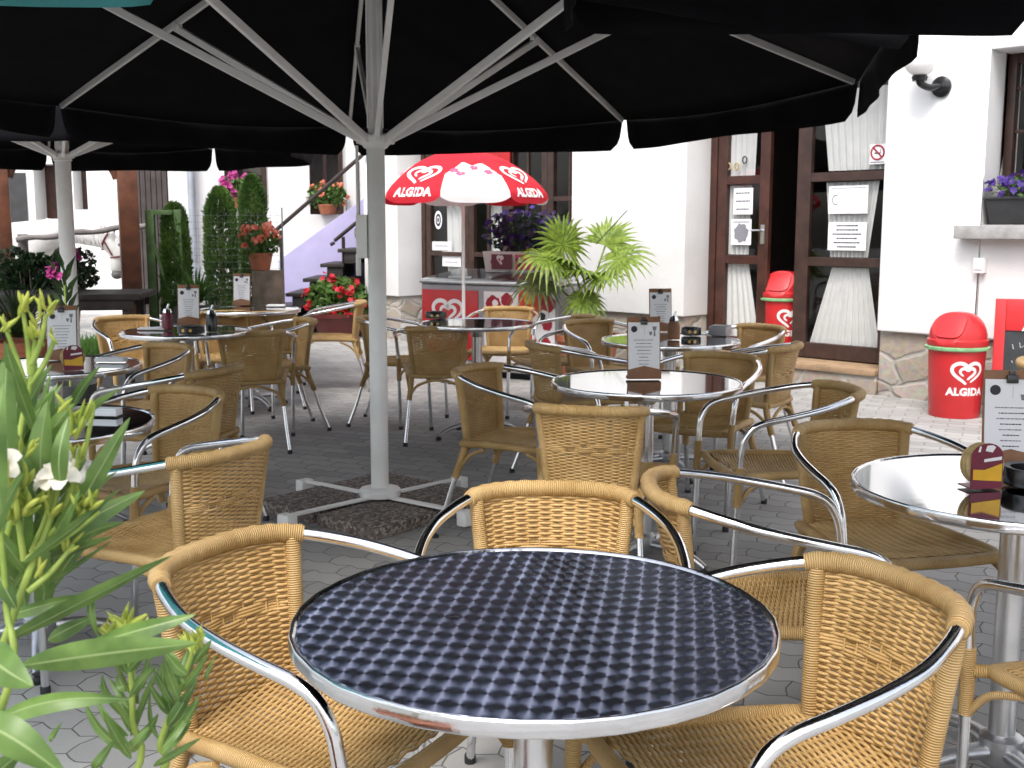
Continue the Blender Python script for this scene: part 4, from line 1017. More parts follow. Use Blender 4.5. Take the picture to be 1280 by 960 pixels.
# window with deep reveal
wf = -.30
b = MB(); fbox(b, sE + .003, sE + .065, wf - .07, wf, zW0 + .06, zW1 - .003); fbox(b, sF - .065, sF - .003, wf - .07, wf, zW0 + .06, zW1 - .003); fbox(b, sE + .065, sF - .065, wf - .07, wf - .001, zW0 + .06, zW0 + .13); fbox(b, sE + .065, sF - .065, wf - .07, wf - .001, zW1 - .07, zW1 - .003); fbox(b, (sE+sF)/2 - .04, (sE+sF)/2 + .04, wf - .07, wf + .004, zW0 + .13, zW1 - .07)
win = cb(b, 'window', MT['wood_brown'], bevel=.004)
hz = zW1 - zW0
b = MB()
for k in (1, 2, 3):
    z = zW0 + .06 + hz*k/4
    fbox(b, sE + .065, (sE+sF)/2 - .04, wf - .05, wf - .02, z - .012, z + .012); fbox(b, (sE+sF)/2 + .04, sF - .065, wf - .05, wf - .02, z - .012, z + .012)
fbox(b, sE + .29, sE + .315, wf - .049, wf - .021, zW0 + .13, zW1 - .07); cb(b, 'glazing_bars', MT['wood_brown'], win, bevel=.003, segs=1)
b = MB(); b.poly([fac(sE + .05, wf - .035, zW0 + .1), fac(sF - .05, wf - .035, zW0 + .1), fac(sF - .05, wf - .035, zW1 - .05), fac(sE + .05, wf - .035, zW1 - .05)]); cb(b, 'glass_pane', MT['glass'], win, smooth=0)
s_sl = on_fac(1194, 288, .10)[0]
b = MB(); fbox(b, s_sl, sF + .12, .0005, .13, zW0 - .10, zW0 - .005); fbox(b, sE + .004, sF - .004, -.30, .0, zW0 - .09, zW0 + .0005); cb(b, 'window_sill', MT['stone_sill'], win, bevel=.006)
# bell push box
s, z = on_fac(1223, 332, .05); b = MB(); fbox(b, s - .04, s + .04, .0005, .05, z - .055, z + .055); fbox(b, s - .03, s + .03, .05, .056, z - .03, z + .045); o = b.build('junction_box', MT['lamp_glass'], bevel=.006); tag(o, 'small white box mounted on the plaster below the window sill', 'junction box')
# wall lamp
s, z = on_fac(1168, 108, .06)
wl_ = thing('wall_lamp', 'wall lamp with opal globe on a short black bracket beside the door', 'lamp', tuple(fac(s, 0, z)))
def wlb(b, n, m, **k): 
    o_ = fac(s, 0, z); b.v = [tuple(Vector(v) - o_) for v in b.v]; return b.build(n, m, wl_, **k)
b = MB(); M2 = MF @ Matrix.Rotation(R(-90), 3, 'X')
b.lathe([(.0, .0), (.075, .0), (.075, .02), (.05, .035), (0, .037)], 24, fac(s + .03, .0008, z), 0, M2)
b.tube(spline([fac(s + .02, .03, z), fac(s - .02, .10, z - .01), fac(s - .06, .16, z + .02), fac(s - .065, .165, z + .06)], 5), .026, 12); b.lathe([(0, 0), (.05, .0), (.058, .03), (.04, .05)], 20, fac(s - .065, .165, z + .035)); wlb(b, 'bracket', MT['black_plastic'])
b = MB(); b.lathe([(.115*math.sin(PI*k/16), -.115*math.cos(PI*k/16)) for k in range(17)], 32, fac(s - .065, .165, z + .18)); wlb(b, 'globe', MT['lamp_glass'], smooth=80)

# ------------------------------------------------------------------ farmhouse behind
def wallbox(b, A, B, th, z0, z1): 
    d = (B - A); d.z = 0; l = d.length; d.normalize(); n = Vector((-d.y, d.x, 0)); M = Matrix((d, n, Vector((0,0,1)))).transposed()
    b.box((A + B)/2 + n*th/2 + Vector((0,0,(z0+z1)/2)), (l, th, z1 - z0), M)
farm = thing('farmhouse', 'long white farmhouse wing behind the terrace with dark windows', 'building', (-6, 16, 0))
def fb_(b, n, m, parent=None, **k): b.v = [tuple(Vector(v) - V(-6,16,0)) for v in b.v]; return b.build(n, m, parent or farm, **k)
QB0 = at_y(213, 300, 15.6); QB0.z = 0; QB1 = QB0 + Vector((math.cos(R(16)), math.sin(R(16)), 0)) * 6.5
uB = (QB1 - QB0).normalized(); nB = Vector((uB.y, -uB.x, 0)); MB_ = Matrix((uB, nB, Vector((0,0,1)))).transposed()
def onB(px, py, d=0):
    r = ray(px, py); c = V(0,0,H); t = (QB0 + nB*d - c).dot(nB) / r.dot(nB); p = c + r*t; return (p - QB0).dot(uB), p.z
def Bp(s, d, z): return QB0 + uB*s + nB*d + V(0,0,z)
def Bbox(b, s0, s1, d0, d1, z0, z1): b.box(Bp((s0+s1)/2, (d0+d1)/2, (z0+z1)/2), (s1-s0, d1-d0, z1-z0), MB_)
w1a, w1b = onB(281, 240)[0], onB(336, 240)[0]; z1s = onB(300, 260)[1]; w2a, w2b = onB(387, 230)[0], onB(433, 230)[0]; z2s = onB(410, 268)[1]
b = MB()
for a, c in ((0, w1a), (w1b, w2a), (w2b, 6.5)): Bbox(b, a, c, -.5, 0, 0, 3.4)
for a, c, z in ((w1a, w1b, z1s), (w2a, w2b, z2s)): Bbox(b, a, c, -.5, 0, 0, z)
Bbox(b, 0, 6.5, -.5, 0, 3.4, 5.5); Bbox(b, 0, .5, -3, -.5, 0, 5.5)
QA0 = V(-13, 17.2, 0); QA1 = V(QB0.x + 2.5, 17.2, 0)
def onA(px, py, d=0): p = at_y(px, py, 17.2 - d); return p.x, p.z
ops = [(*[onA(x, 240)[0] for x in (43, 74)], 0, onA(60, 205)[1]), (*[onA(x, 240)[0] for x in (92, 109)], onA(100, 262)[1], onA(100, 190)[1] + .3)]
def Abox(b, x0, x1, d0, d1, z0, z1): b.box(((x0+x1)/2, 17.2 - (d0+d1)/2, (z0+z1)/2), (x1-x0, d1-d0, z1-z0))
o1, o2 = ops; xs = [-13, o1[0]-.9, o1[0], o1[1], o2[0], o2[1], QA1.x]
Abox(b, -13, o1[0], -.5, 0, 0, 3.6); Abox(b, o1[1], o2[0], -.5, 0, 0, 3.6); Abox(b, o2[1], QA1.x, -.5, 0, 0, 3.6)
Abox(b, o1[0], o1[1], -.5, 0, o1[3], 3.6); Abox(b, o2[0], o2[1], -.5, 0, 0, o2[2]); Abox(b, o2[0], o2[1], -.5, 0, o2[3], 3.6); Abox(b, -13, QA1.x, -.5, 0, 3.6, 5.5)
fb_(b, 'wall', MT['plaster'], smooth=0)
b = MB(); Bbox(b, -.2, 6.5, -4, .5, 5.502, 5.7); Abox(b, -13, QA1.x, -4, .6, 5.502, 5.7); fb_(b, 'roof_eave', MT['wood_brown'])
xg0, xg1 = onA(8,250)[0], onA(34,250)[0]; b = MB(); Abox(b, xg0, xg1, .002, .03, 0, onA(20,216)[1]); fb_(b, 'gate', MT['dark_box'])
b = MB(); Abox(b, o1[0] + .002, o1[1] - .002, -.49, -.42, .0, o1[3] - .002); fb_(b, 'door', MT['wood_red'])
for a, c, z0, z1, bx in ((w1a, w1b, z1s, 3.4, Bbox), (w2a, w2b, z2s, 3.4, Bbox), (o2[0], o2[1], o2[2], o2[3], Abox)):
    b = MB(); t = .07
    bx(b, a+.002, a + t, -.42, -.34, z0, z1); bx(b, c - t, c-.002, -.42, -.34, z0, z1); bx(b, a + t, c - t, -.42, -.342, z0 + .002, z0 + t); bx(b, a + t, c - t, -.42, -.342, z1 - t, z1 - .002); bx(b, a + t, c - t, -.418, -.345, (z0+z1)/2 - .03, (z0+z1)/2 + .03); bx(b, (a+c)/2 - .025, (a+c)/2 + .025, -.418, -.344, z0 + t, (z0+z1)/2 - .03); bx(b, (a+c)/2 - .025, (a+c)/2 + .025, -.418, -.344, (z0+z1)/2 + .03, z1 - t)
    w = fb_(b, 'window', MT['wood_brown'])
    b = MB(); bx(b, a + .03, c - .03, -.40, -.39, z0 + .03, z1 - .03); fb_(b, 'glass_pane', MT['glass'], w)
    b = MB(); bx(b, a, c, -.498, -.48, z0, z1); fb_(b, 'room_shade_sheet', MT['room'], w)  # added dark sheet, painting in the shade behind the panes
# barn boards, downpipe
xa, xb = at_y(166, 250, 17.0).x, at_y(214, 250, 17.0).x
b = MB(); nbd = 7
for k in range(nbd): b.box((xa + (xb-xa)*(k+.5)/nbd, 17.12, 1.6), ((xb-xa)/nbd - .012, .04, 3.2))
b.box(((xa+xb)/2, 17.16, 1.6), (xb - xa, .03, 3.2)); fb_(b, 'barn_door', MT['barn'])
s, z = onB(242, 300, .08); b = MB(); b.tube([Bp(s, .10, .05), Bp(s, .10, 5.3)], .055, 14)
for zz in (.9, 2.3, 3.7): b.lathe([(.062, -.02), (.062, .02)], 14, Bp(s, .10, zz)); b.tube([Bp(s, 0, zz), Bp(s, .1, zz)], .012, 6)
fb_(b, 'downpipe', MT['zinc'])
# ------------------------------------------------------------------ ice cream freezer
A = at_z(526, 357, .80); ax = Vector((.86, -.51, 0)).normalized(); nz_ = Vector((ax.y, -ax.x, 0))
FZ = thing('ice_cream_freezer', 'grey chest freezer with red advertising front below the red and white parasol', 'freezer', (A.x, A.y, 0), math.atan2(ax.y, ax.x))
LN = 1.42; DP = .66
def hxm(r=0): return None
b = MB(); b.box((LN/2, DP/2, .44), (LN, DP, .76)); b.build('body', MT['fridge_grey'], FZ, bevel=.025, segs=3)
b = MB(); b.prism([(-.008, -.012, .822), (-.008, DP + .01, .905), (-.008, DP + .01, .935), (-.008, -.012, .862)], (LN + .016, 0, 0)); b.build('top_frame', MT['steel_column'], FZ, bevel=.012)
b = MB(); sl = (.935 - .862) / (DP + .022); ang = math.atan(sl)
b.box((LN*.27, DP*.5, .905), (LN*.5, DP*.86, .008), Matrix.Rotation(ang, 3, 'X')); b.box((LN*.73, DP*.5, .916), (LN*.5, DP*.86, .008), Matrix.Rotation(ang, 3, 'X')); lid = b.build('sliding_lid', MT['glass'], FZ, smooth=0)
b = MB(); b.box((LN*.5, DP*.5, .917), (.03, DP*.87, .018), Matrix.Rotation(ang, 3, 'X')); b.box((LN*.27, .07, .882), (.25, .02, .02)); b.build('lid_handle', MT['cast'], FZ, bevel=.004)
b = MB(); b.box((LN*.5, DP*.5, .825), (LN*.94, DP*.86, .004)); b.build('liner', MT['white_print'], FZ)
b = MB(); b.box((.32, -.006, .46), (.60, .012, .62)); p1 = b.build('advert_panel', MT['red_plastic'], FZ, bevel=.004); tag(p1, 'red panel with white heart emblem')
b = MB(); b.box((LN*.73, -.006, .46), (LN*.50, .012, .62)); p2_ = b.build('advert_panel', MT['white_print'], FZ, bevel=.004); tag(p2_, 'white panel with red and orange ice cream pictures')
emblem_on(.14, lambda x, y: V(.30 + x, -.0135, .56 + y), MT['white_print'], p1)
text_on('ALGIDA', .11, lambda x, y: V(.30 + x, -.0135, .36 + y), 'lettering', MT['white_print'], p1, .2, .05)
b = MB(); r6 = random.Random(4)
def blob(cx, cz, r, m, y=-.0135, sq=1.0):
    b.poly([(cx + r*(1 + .12*math.sin(3*k + cx*9))*math.cos(k*PI/9), y, cz + r*sq*(1 + .12*math.sin(2*k + cz*7))*math.sin(k*PI/9)) for k in range(18)], m)
for cx, cz, r, m in ((.78, .66, .075, 0), (.92, .70, .06, 0), (1.16, .70, .13, 1), (1.33, .68, .07, 0), (1.32, .50, .05, 0), (1.30, .34, .055, 0), (.78, .46, .06, 1), (.95, .36, .10, 2), (1.14, .34, .08, 1), (.80, .26, .05, 0)): blob(cx, cz, r, m)
for cx, cz, r, m in ((.80, .67, .03, 3), (1.14, .72, .05, 4), (.95, .38, .045, 4), (1.27, .57, .035, 2)): blob(cx, cz, r, m, -.0145)
b.build('ice_cream_pictures', [MT['red_dark'], MT['orange_print'], MT['ink'], MT['white_print'], MT['yellow']], p2_, smooth=0)
b = MB(); b.box((LN/2, DP/2 + .03, .03), (LN - .1, DP - .14, .06)); b.build('foot_plinth', MT['rubber'], FZ)

# flower box standing on the freezer, its front papered with small pictures
def leaf_cloud(b, pts_fn, n, size, rr, mats, tilt=1.0, asp=.55, updir=.35):
    for _ in range(n):
        c = pts_fn(rr); d = Vector((rr.gauss(0,1), rr.gauss(0,1), rr.gauss(0,1)*tilt + updir)).normalized(); s = size * rr.uniform(.6, 1.25)
        q = d.orthogonal().normalized(); q = Matrix.Rotation(rr.uniform(0, 6.28), 3, d) @ q; w = d.cross(q)
        up = d * (s * .12)
        b.face([b.add((c - q*s*.5,)), b.add((c - w*s*asp*.5 + up,)), b.add((c + q*s*.5,)), b.add((c + w*s*asp*.5 + up,))], ((.5,0),(0,.5),(.5,1),(1,.5)), rr.choice(mats))
def petals(b, c, r, rr, m, n=5, face=None, m2=None):
    d = Vector(face) if face else Vector((rr.gauss(0,.6), rr.gauss(0,.6) - .7, rr.gauss(0,.5) + .6)); d.normalize(); u = d.orthogonal().normalized(); w = d.cross(u); a0 = rr.uniform(0, 6)
    for k in range(n):
        a = a0 + 2*PI*k/n; e = u*math.cos(a) + w*math.sin(a); f = d.cross(e)
        i = b.add((c, c + e*r*.6 + f*r*.42 + d*r*.16, c + e*r + d*r*.24, c + e*r*.6 - f*r*.42 + d*r*.16)); b.face((i, i+1, i+2, i+3), None, m)
def ell(c, r): 
    def fn(rr):
        while True:
            p = Vector((rr.uniform(-1,1), rr.uniform(-1,1), rr.uniform(-1,1)))
            if .15 < p.length < 1: break
        return Vector(c) + Vector((p.x*r[0], p.y*r[1], p.z*r[2]))
    return fn
c1 = Vector((A.x, A.y, 0)) + ax*.85 + nz_*-.50
px_box = thing('flower_box', 'pale picture-fronted box of dark purple petunias standing on the freezer', 'planter', (c1.x, c1.y, .918), math.atan2(ax.y, ax.x))
b = MB(); b.prism([(-.40,-.11,0),(.40,-.11,0),(.42,-.13,.19),(-.42,-.13,.19)], (0,.24,0)); bx = b.build('box', MT['white_print'], px_box, bevel=.006)
b = MB(); r7 = random.Random(9)
for x0, x1, m in ((-.32,-.10,0),(-.07,.13,1),(.17,.36,0)):
    b.poly([(x0,-.1325,.03),(x1,-.1325,.03),(x1,-.1335,.165),(x0,-.1335,.165)], m)
    for k in range(7): xx, zz = r7.uniform(x0+.02,x1-.02), r7.uniform(.05,.14); rr_ = r7.uniform(.012,.03); b.poly([(xx + rr_*math.cos(q*PI/5), -.1360 - k*.0004, zz + rr_*math.sin(q*PI/5)) for q in range(10)], r7.choice((0,1,2)))
o = b.build('pictures', [MT['maroon'], MT['pink_print'], MT['white_print']], bx, smooth=0)
for v in o.data.vertices: v.co.y -= .004
b = MB(); b.box((0, .01, .165), (.78, .18, .03)); b.build('soil', MT['soil'], px_box)
b = MB(); r7 = random.Random(21)
leaf_cloud(b, ell((0,0,.34), (.47,.20,.20)), 900, .055, r7, (0,)); f = b.build('foliage', MT['shrub'], px_box, smooth=0)
b = MB(); g = ell((0,-.02,.38), (.48,.22,.22))
for _ in range(240): petals(b, g(r7), r7.uniform(.025,.04), r7, r7.choice((0,0,1)))
tag(b.build('flowers', [MT['purple_dark'], MT['purple']], px_box, smooth=0), kind='stuff')

# window planter
s, z = on_fac(1228, 250, -.12); zpl = zW0 + .004
wp = thing('window_planter', 'dark planter of violet petunias on the window sill', 'planter', tuple(fac(sE + .40, -.10, zpl)), math.atan2(U.y, U.x))
b = MB(); b.prism([(-.34,-.10,0),(.34,-.10,0),(.375,-.125,.19),(-.375,-.125,.19)], (0,.20,0)); b.box((0,.0,.185),(.77,.27,.02)); b.build('trough', MT['dark_box'], wp, bevel=.006)
b = MB(); leaf_cloud(b, ell((0,-.02,.26), (.40,.17,.10)), 420, .045, r7, (0,)); b.build('foliage', MT['geranium'], wp, smooth=0)
b = MB(); g = ell((0,-.05,.28), (.42,.18,.11))
for _ in range(150): petals(b, g(r7), r7.uniform(.022,.034), r7, 0)
tag(b.build('flowers', MT['purple'], wp, smooth=0), kind='stuff')

# ------------------------------------------------------------------ litter bins
def litter_bin(c, rz, label, turn=0):
    t = thing('litter_bin', label, 'bin', (c.x, c.y, c.z), rz, 'red litter bins')
    r0, r1, hb = .168, .192, .475
    b = MB(); b.lathe([(.0, .0), (r0, .0), (r0 + .004, .012), (r1, hb), (r1 - .008, hb), (0, hb - .01)], 48); body = b.build('body', MT['red_plastic'], t)
    b = MB(); prof = [(r1 + .004, hb - .005), (r1 + .022, hb + .004), (r1 + .024, hb + .020), (r1 + .006, hb + .026)]; b.lathe(prof, 48); b.build('bag_ring', MT['green_ring'], t)
    # dome lid, cut by the slanted swing flap (flap looks towards local -Y)
    z0 = hb + .022
    b = MB(); b.lathe([(r1 + .006, z0), (r1 + .012, z0 + .012), (r1 + .012, z0 + .045), (r1 + .002, z0 + .055)] + [((r1 + .002) * math.cos(k*PI/2/12) ** .75, z0 + .055 + .185 * math.sin(k*PI/2/12)) for k in range(1, 13)], 48)
    me = b.mesh('lid', MT['red_plastic'], smooth=0, merge=True); bm = bmesh.new(); bm.from_mesh(me)
    pn = Vector((0, -.80, .60)).normalized(); pc = Vector((0, -.118, z0 + .140))
    res = bmesh.ops.bisect_plane(bm, geom=bm.verts[:] + bm.edges[:] + bm.faces[:], plane_co=pc, plane_no=pn, clear_outer=True)
    ed = [e for e in res['geom_cut'] if isinstance(e, bmesh.types.BMEdge)]; bmesh.ops.edgeloop_fill(bm, edges=ed)
    bm.to_mesh(me); bm.free(); me.polygons.foreach_set('use_smooth', [True]*len(me.polygons)); me.set_sharp_from_angle(angle=R(40)); lid = link('lid', me, t); lid.rotation_euler = (0, 0, turn)
    u = Vector((1, 0, 0)); w = pn.cross(u); 
    if w.z < 0: w = -w
    def fl(x, y, o=0.0): return pc + u*x + w*y + pn*(.006 + o)
    b = MB(); pts = []
    for k in range(28):
        a = 2*PI*k/28; ex = .52; pts.append(fl(.098 * math.copysign(abs(math.cos(a))**ex, math.cos(a)), .098 * math.copysign(abs(math.sin(a))**ex, math.sin(a)), -.004))
    if (Vector(pts[1]) - Vector(pts[0])).cross(Vector(pts[2]) - Vector(pts[1])).dot(pn) < 0: pts.reverse()
    b.prism(pts, pn*.012); flap = b.build('swing_flap', MT['red_plastic'], lid, bevel=.003)
    sg = 1 if u.cross(w).dot(pn) > 0 else -1
    emblem_on(.055, lambda x, y: fl(x*sg, y + .018, .0035), MT['white_print'], flap)
    text_on('ALGIDA', .040, lambda x, y: fl(x*sg, y - .058, .0035), 'lettering', MT['white_print'], flap, .3, .05)
    def cyl(x, y): 
        rr_ = r0 + (r1 - r0) * y / hb + .0022; a = -PI/2 + x / rr_; return Vector((rr_*math.cos(a), rr_*math.sin(a), y))
    for rot in (0, PI):
        def cy2(x, y, rot=rot): return Matrix.Rotation(rot, 3, 'Z') @ cyl(x, y)
        emblem_on(.095, lambda x, y: cy2(x, y + .315), MT['white_print'], body)
        text_on('ALGIDA', .072, lambda x, y: cy2(x, y + .19), 'lettering', MT['white_print'], body, .008, .05)
    return t
bp_ = at_z(1192, 519, 0)
litter_bin(Vector((bp_.x, bp_.y, 0)), R(2), 'red swing-lid litter bin with heart emblem on the paving by the stone plinth', R(-48))
bq = at_z(977, 441, zs + .004)
litter_bin(bq, R(6), 'red litter bin just inside the open café doorway', R(-40))
# ------------------------------------------------------------------ chalkboard stand
ab = at_z(1252, 470, .0); sb_, zb2 = on_fac(1252, 372, .30)
AB = thing('chalkboard_sign', 'red framed chalkboard sign with heart emblem at the right edge beside the bin', 'sign', tuple(fac(sb_ + .30, .30, 0)), math.atan2(U.y, U.x) + R(25))
zt = zb2; w2 = .31
tl = Matrix.Rotation(R(-6), 4, 'X')
b = MB(); b.box((-w2 + .035, 0, zt/2), (.07, .03, zt)); b.box((w2 - .035, 0, zt/2), (.07, .03, zt)); b.box((0, 0, zt - .11), (2*w2 - .14, .028, .22)); b.box((0, 0, .10), (2*w2 - .14, .028, .12)); fr_ = b.build('frame', MT['red_plastic'], AB, bevel=.006); fr_.matrix_local = tl
b = MB(); b.box((0, .002, (.16 + zt - .22)/2), (2*w2 - .13, .016, zt - .38)); cbd = b.build('board', MT['chalkboard'], fr_)
emblem_on(.095, lambda x, y: V(x, -.0162, zt - .085 + y), MT['white_print'], fr_)
text_on('ALGIDA', .07, lambda x, y: V(x, -.0162, zt - .195 + y), 'lettering', MT['white_print'], fr_, .3, .05)
b = MB(); r8 = random.Random(3)
for row in range(5):
    z = zt - .32 - row*.11; x = -.20
    while x < .18:
        pts = [(x + r8.uniform(0, .03), -.0075, z + r8.uniform(-.03, .03)) for _ in range(3)]; b.tube(pts, .0025, 4); x += .055
b.build('chalk_writing', MT['chalk'], cbd)
b = MB(); b.box((-w2 + .05, .22, zt*.46), (.04, .02, zt*.94), Matrix.Rotation(R(14), 3, 'X')); b.box((w2 - .05, .22, zt*.46), (.04, .02, zt*.94), Matrix.Rotation(R(14), 3, 'X')); b.box((0, .29, .2), (2*w2 - .14, .015, .03)); b.build('prop_frame', MT['red_plastic'], AB)

# ------------------------------------------------------------------ outside stair
Z0 = 13.6; st = thing('outside_stair', 'dark stepped outside stair with a lavender side wall and brown handrails', 'stairs', (-3.0, Z0, 0))
def stb(b, n, m, **k): b.v = [tuple(Vector(v) - V(-3.0, Z0, 0)) for v in b.v]; return b.build(n, m, st, **k)
run, rise = .215, .178; xs0 = at_y(352, 380, Z0).x - .33
for k in range(9):
    b = MB(); x = xs0 + run*k; z = rise*(k+1)
    b.box((x + run*.5 + .0, Z0 + .45, z - .022), (run + .07, 1.06, .045)); b.box((x + run*.55 + .02, Z0 + .45, z - .112), (run*.9, 1.0, rise - .047)); stb(b, 'tread', MT['stair_dark'], bevel=.008)
b = MB(); xe = xs0 + run*9; b.prism([(xs0 + .10, Z0 + 1.0, 0), (xe, Z0 + 1.0, 0), (xe, Z0 + 1.0, .90 + .71*(xe - xs0 - .10)), (xs0 + .10, Z0 + 1.0, .90)], (0, .22, 0)); stb(b, 'side_wall', MT['lavender'], bevel=.015)
b = MB(); b.box((xe + .7, Z0 + .6, rise*9 - .06), (1.4, 1.3, .12)); b.box((xe + .7, Z0 + .6, rise*4.4), (1.36, 1.26, rise*8.7)); stb(b, 'landing', MT['stair_dark'])
def rail(p0, p1, posts, yy):
    b = MB(); a, c = at_y(*p0, yy), at_y(*p1, yy); b.tube([a, c], .024, 10); b.tube([a + V(0,0,-.02), a + V(-.05,0,-.05)], .022, 8)
    for (x, y1, y2) in posts: q = at_y(x, y1, yy); e = at_y(x, y2, yy); b.tube([q, (q.x, yy, max(0, e.z))], .022, 8)
    stb(b, 'handrail', MT['rail_brown'])
rail((340, 292), (462, 186), ((351, 288, 388), (447, 202, 290)), Z0 - .12)
rail((418, 301), (470, 258), ((429, 296, 350), (462, 268, 320)), Z0 + .3)

# ------------------------------------------------------------------ pots and plants
def pot(t, r0, r1, h, mt, c=(0,0,0)):
    b = MB(); b.lathe([(0,0),(r0,0),(r1*.96,h*.8),(r1,h*.82),(r1*1.02,h),(r1*.92,h),(r1*.88,h*.85),(0,h*.84)], 32, c); return b.build('pot', mt, t)
def flower_pot(c, label, cat, potargs, fol, nleaf, lsz, fl, nf, fr, fmat, lmat='geranium', group=None, tiltf=None):
    t = thing('flower_pot', label, cat, tuple(c), 0, group); pot(t, *potargs)
    rr = random.Random(int(c.x*100)); h = potargs[2]
    b = MB(); leaf_cloud(b, ell((0,0,h + fol[2]*.6), fol), nleaf, lsz, rr, (0,), asp=.85)
    for _ in range(14): a = rr.uniform(0,6.28); b.tube([(0,0,h*.9), (fol[0]*.3*math.cos(a), fol[1]*.3*math.sin(a), h + fol[2]*.5), (fol[0]*.75*math.cos(a), fol[1]*.75*math.sin(a), h + fol[2]*rr.uniform(.3,1.3))], .004, 5)
    b.build('foliage', MT[lmat], t, smooth=0)
    for _ in range(nf):
        b = MB(); p = Vector((rr.gauss(0,.5), rr.gauss(0,.5) - .35, rr.gauss(.35,.5))).normalized(); p = Vector((p.x*fol[0], p.y*fol[1], h + fol[2]*.6 + p.z*fol[2]))
        for _ in range(9): petals(b, p + Vector((rr.gauss(0,1), rr.gauss(0,1), rr.gauss(0,1)))*fr*.6, fr*.75, rr, 0)
        b.build('flower_head', MT[fmat], t, smooth=0)
    return t
g = at_z(424, 421, 0); flower_pot(Vector((g.x, g.y, 0)), 'large dark red pot of red geraniums at the foot of the stair', 'flower pot', (.24,.34,.30,MT['red_pot']), (.40,.36,.27), 900, .085, .2, 13, .05, 'red_petal')
stp = at_y(334, 338, 10.6); 
b = MB(); n = 40; prof = [(.0,0),(.155,0),(.15,.25),(.148,.6),(.146,stp.z),(0,stp.z + .004)]
b.lathe(prof, 40, (0,0,0))
for v_i, v in enumerate(b.v):
    a = math.atan2(v[1], v[0]); k = 1 + .035*math.sin(5*a + 1) + .02*math.sin(11*a); b.v[v_i] = (v[0]*k, v[1]*k, v[2])
o = b.build('tree_stump', MT['grey_wood'], None, smooth=50); o.location = (stp.x, stp.y, 0); tag(o, 'weathered grey tree stump carrying a pot of salmon flowers', 'stump')
flower_pot(Vector((stp.x - .06, stp.y, stp.z + .006)), 'terracotta pot of salmon pink flowers on the tree stump', 'flower pot', (.085,.115,.16,MT['terracotta']), (.19,.18,.16), 330, .055, .1, 13, .034, 'salmon')
g = at_y(410, 262, 15.2); flower_pot(Vector((g.x, g.y, g.z - .16)), 'small pot of red and orange flowers on the lavender stair wall', 'flower pot', (.09,.13,.15,MT['terracotta']), (.26,.18,.20), 330, .07, .1, 9, .035, 'salmon') if False else None
sW, zW = onB(410, 262, .1); pW = Bp(sW, .06, z2s)
flower_pot(Vector((pW.x, pW.y, pW.z + .002)), 'window box plant with orange blooms in the far window above the stair', 'flower pot', (.10,.14,.14,MT['terracotta']), (.30,.16,.20), 360, .07, .1, 9, .032, 'salmon')
sW, zW = onB(290, 240, .1); pW = Bp(sW + .05, .02, z1s)
flower_pot(Vector((pW.x, pW.y, pW.z + .002)), 'magenta flowers in the far window behind the clipped conifers', 'flower pot', (.10,.14,.14,MT['terracotta']), (.30,.16,.20), 330, .07, .1, 18, .045, 'pink_petal')

def blades(b, n, L_, w, rr, spread=.8, m=0, base_r=.05, droop=.5):
    for _ in range(n):
        a = rr.uniform(0, 6.28); el = rr.uniform(.25, 1.35) if spread > .5 else rr.uniform(.8, 1.45); l = L_*rr.uniform(.6, 1.1); d = Vector((math.cos(a), math.sin(a), 0)); sd = Vector((-math.sin(a), math.cos(a), 0)); prev = None
        for k in range(6):
            t_ = k / 5; p = d*(base_r*rr.random() if k == 0 else 0) + d*l*t_*math.cos(el) + Vector((0,0,1))*(l*t_*math.sin(el) - droop*l*t_*t_*.5); ww = w*(1 - t_)**.7*(.5 + .5*min(1, t_*4))
            cur = (p - sd*ww, p + sd*ww)
            if prev: i = b.add((prev[0], prev[1], cur[1], cur[0])); b.face((i, i+1, i+2, i+3), ((0,t_),(1,t_),(1,t_),(0,t_)), m)
            prev = cur
g = at_y(246, 384, 9.9); t = thing('planter_with_daylilies', 'dark square planter with a tuft of bright green strap leaves', 'planter', (g.x, g.y, 0))
b = MB(); b.box((0,0,.28 + .2), (.34,.30,.30)); b.build('trough', MT['dark_box'], t, bevel=.01); b = MB(); b.box((0,0,.165), (.30,.26,.33)); b.build('stand', MT['grey_wood'], t, bevel=.01)
b = MB(); blades(b, 190, .44, .013, random.Random(3)); 
for v_i, v in enumerate(b.v): b.v[v_i] = (v[0], v[1], v[2] + .66)
b.build('foliage', MT['grass_leaf'], t, smooth=0)

# clipped conifer columns
def conifer(px, ytop, ybot, dist, wpx, label, seed):
    rr = random.Random(seed); top = at_y(px, ytop, dist); r = wpx/2 * dist / F; h = top.z
    t = thing('columnar_conifer', label, 'conifer', (top.x, dist, 0), rr.uniform(0,6), 'clipped columnar conifers by the white farmhouse')
    b = MB(); b.tube([(0,0,0),(0,0,h*.9)], [.05,.02], 8); b.build('trunk', MT['grey_wood'], t)
    b = MB()
    for _ in range(13000):
        z = h * (.04 + .96*rr.random() ** .9); a = rr.uniform(0, 6.28); k = z / h
        env = (1 - max(0, (k - .72) / .28) ** 2.2) ** .5 * (.86 + .14*math.sin(3*a + z*5) * math.sin(z*7 + a)); rad = r * env * (1 - .38*rr.random()**2) * (1.14 if rr.random() < .08 else 1)
        c = Vector((rad*math.cos(a), rad*math.sin(a), z)); out = Vector((math.cos(a), math.sin(a), 1.3 + rr.gauss(0,.5))).normalized(); s = rr.uniform(.025,.055); sd = out.orthogonal().normalized(); sd = Matrix.Rotation(rr.uniform(0,6.28), 3, out) @ sd
        i = b.add((c - sd*s*.25, c + sd*s*.25, c + out*s)); b.face((i, i+1, i+2), ((0,0),(1,0),(.5,1)), 0)
    b.build('crown', MT['thuja'], t, smooth=0)
conifer(217, 255, 372, 11.6, 40, 'clipped columnar conifer half behind the green trellis', 1)
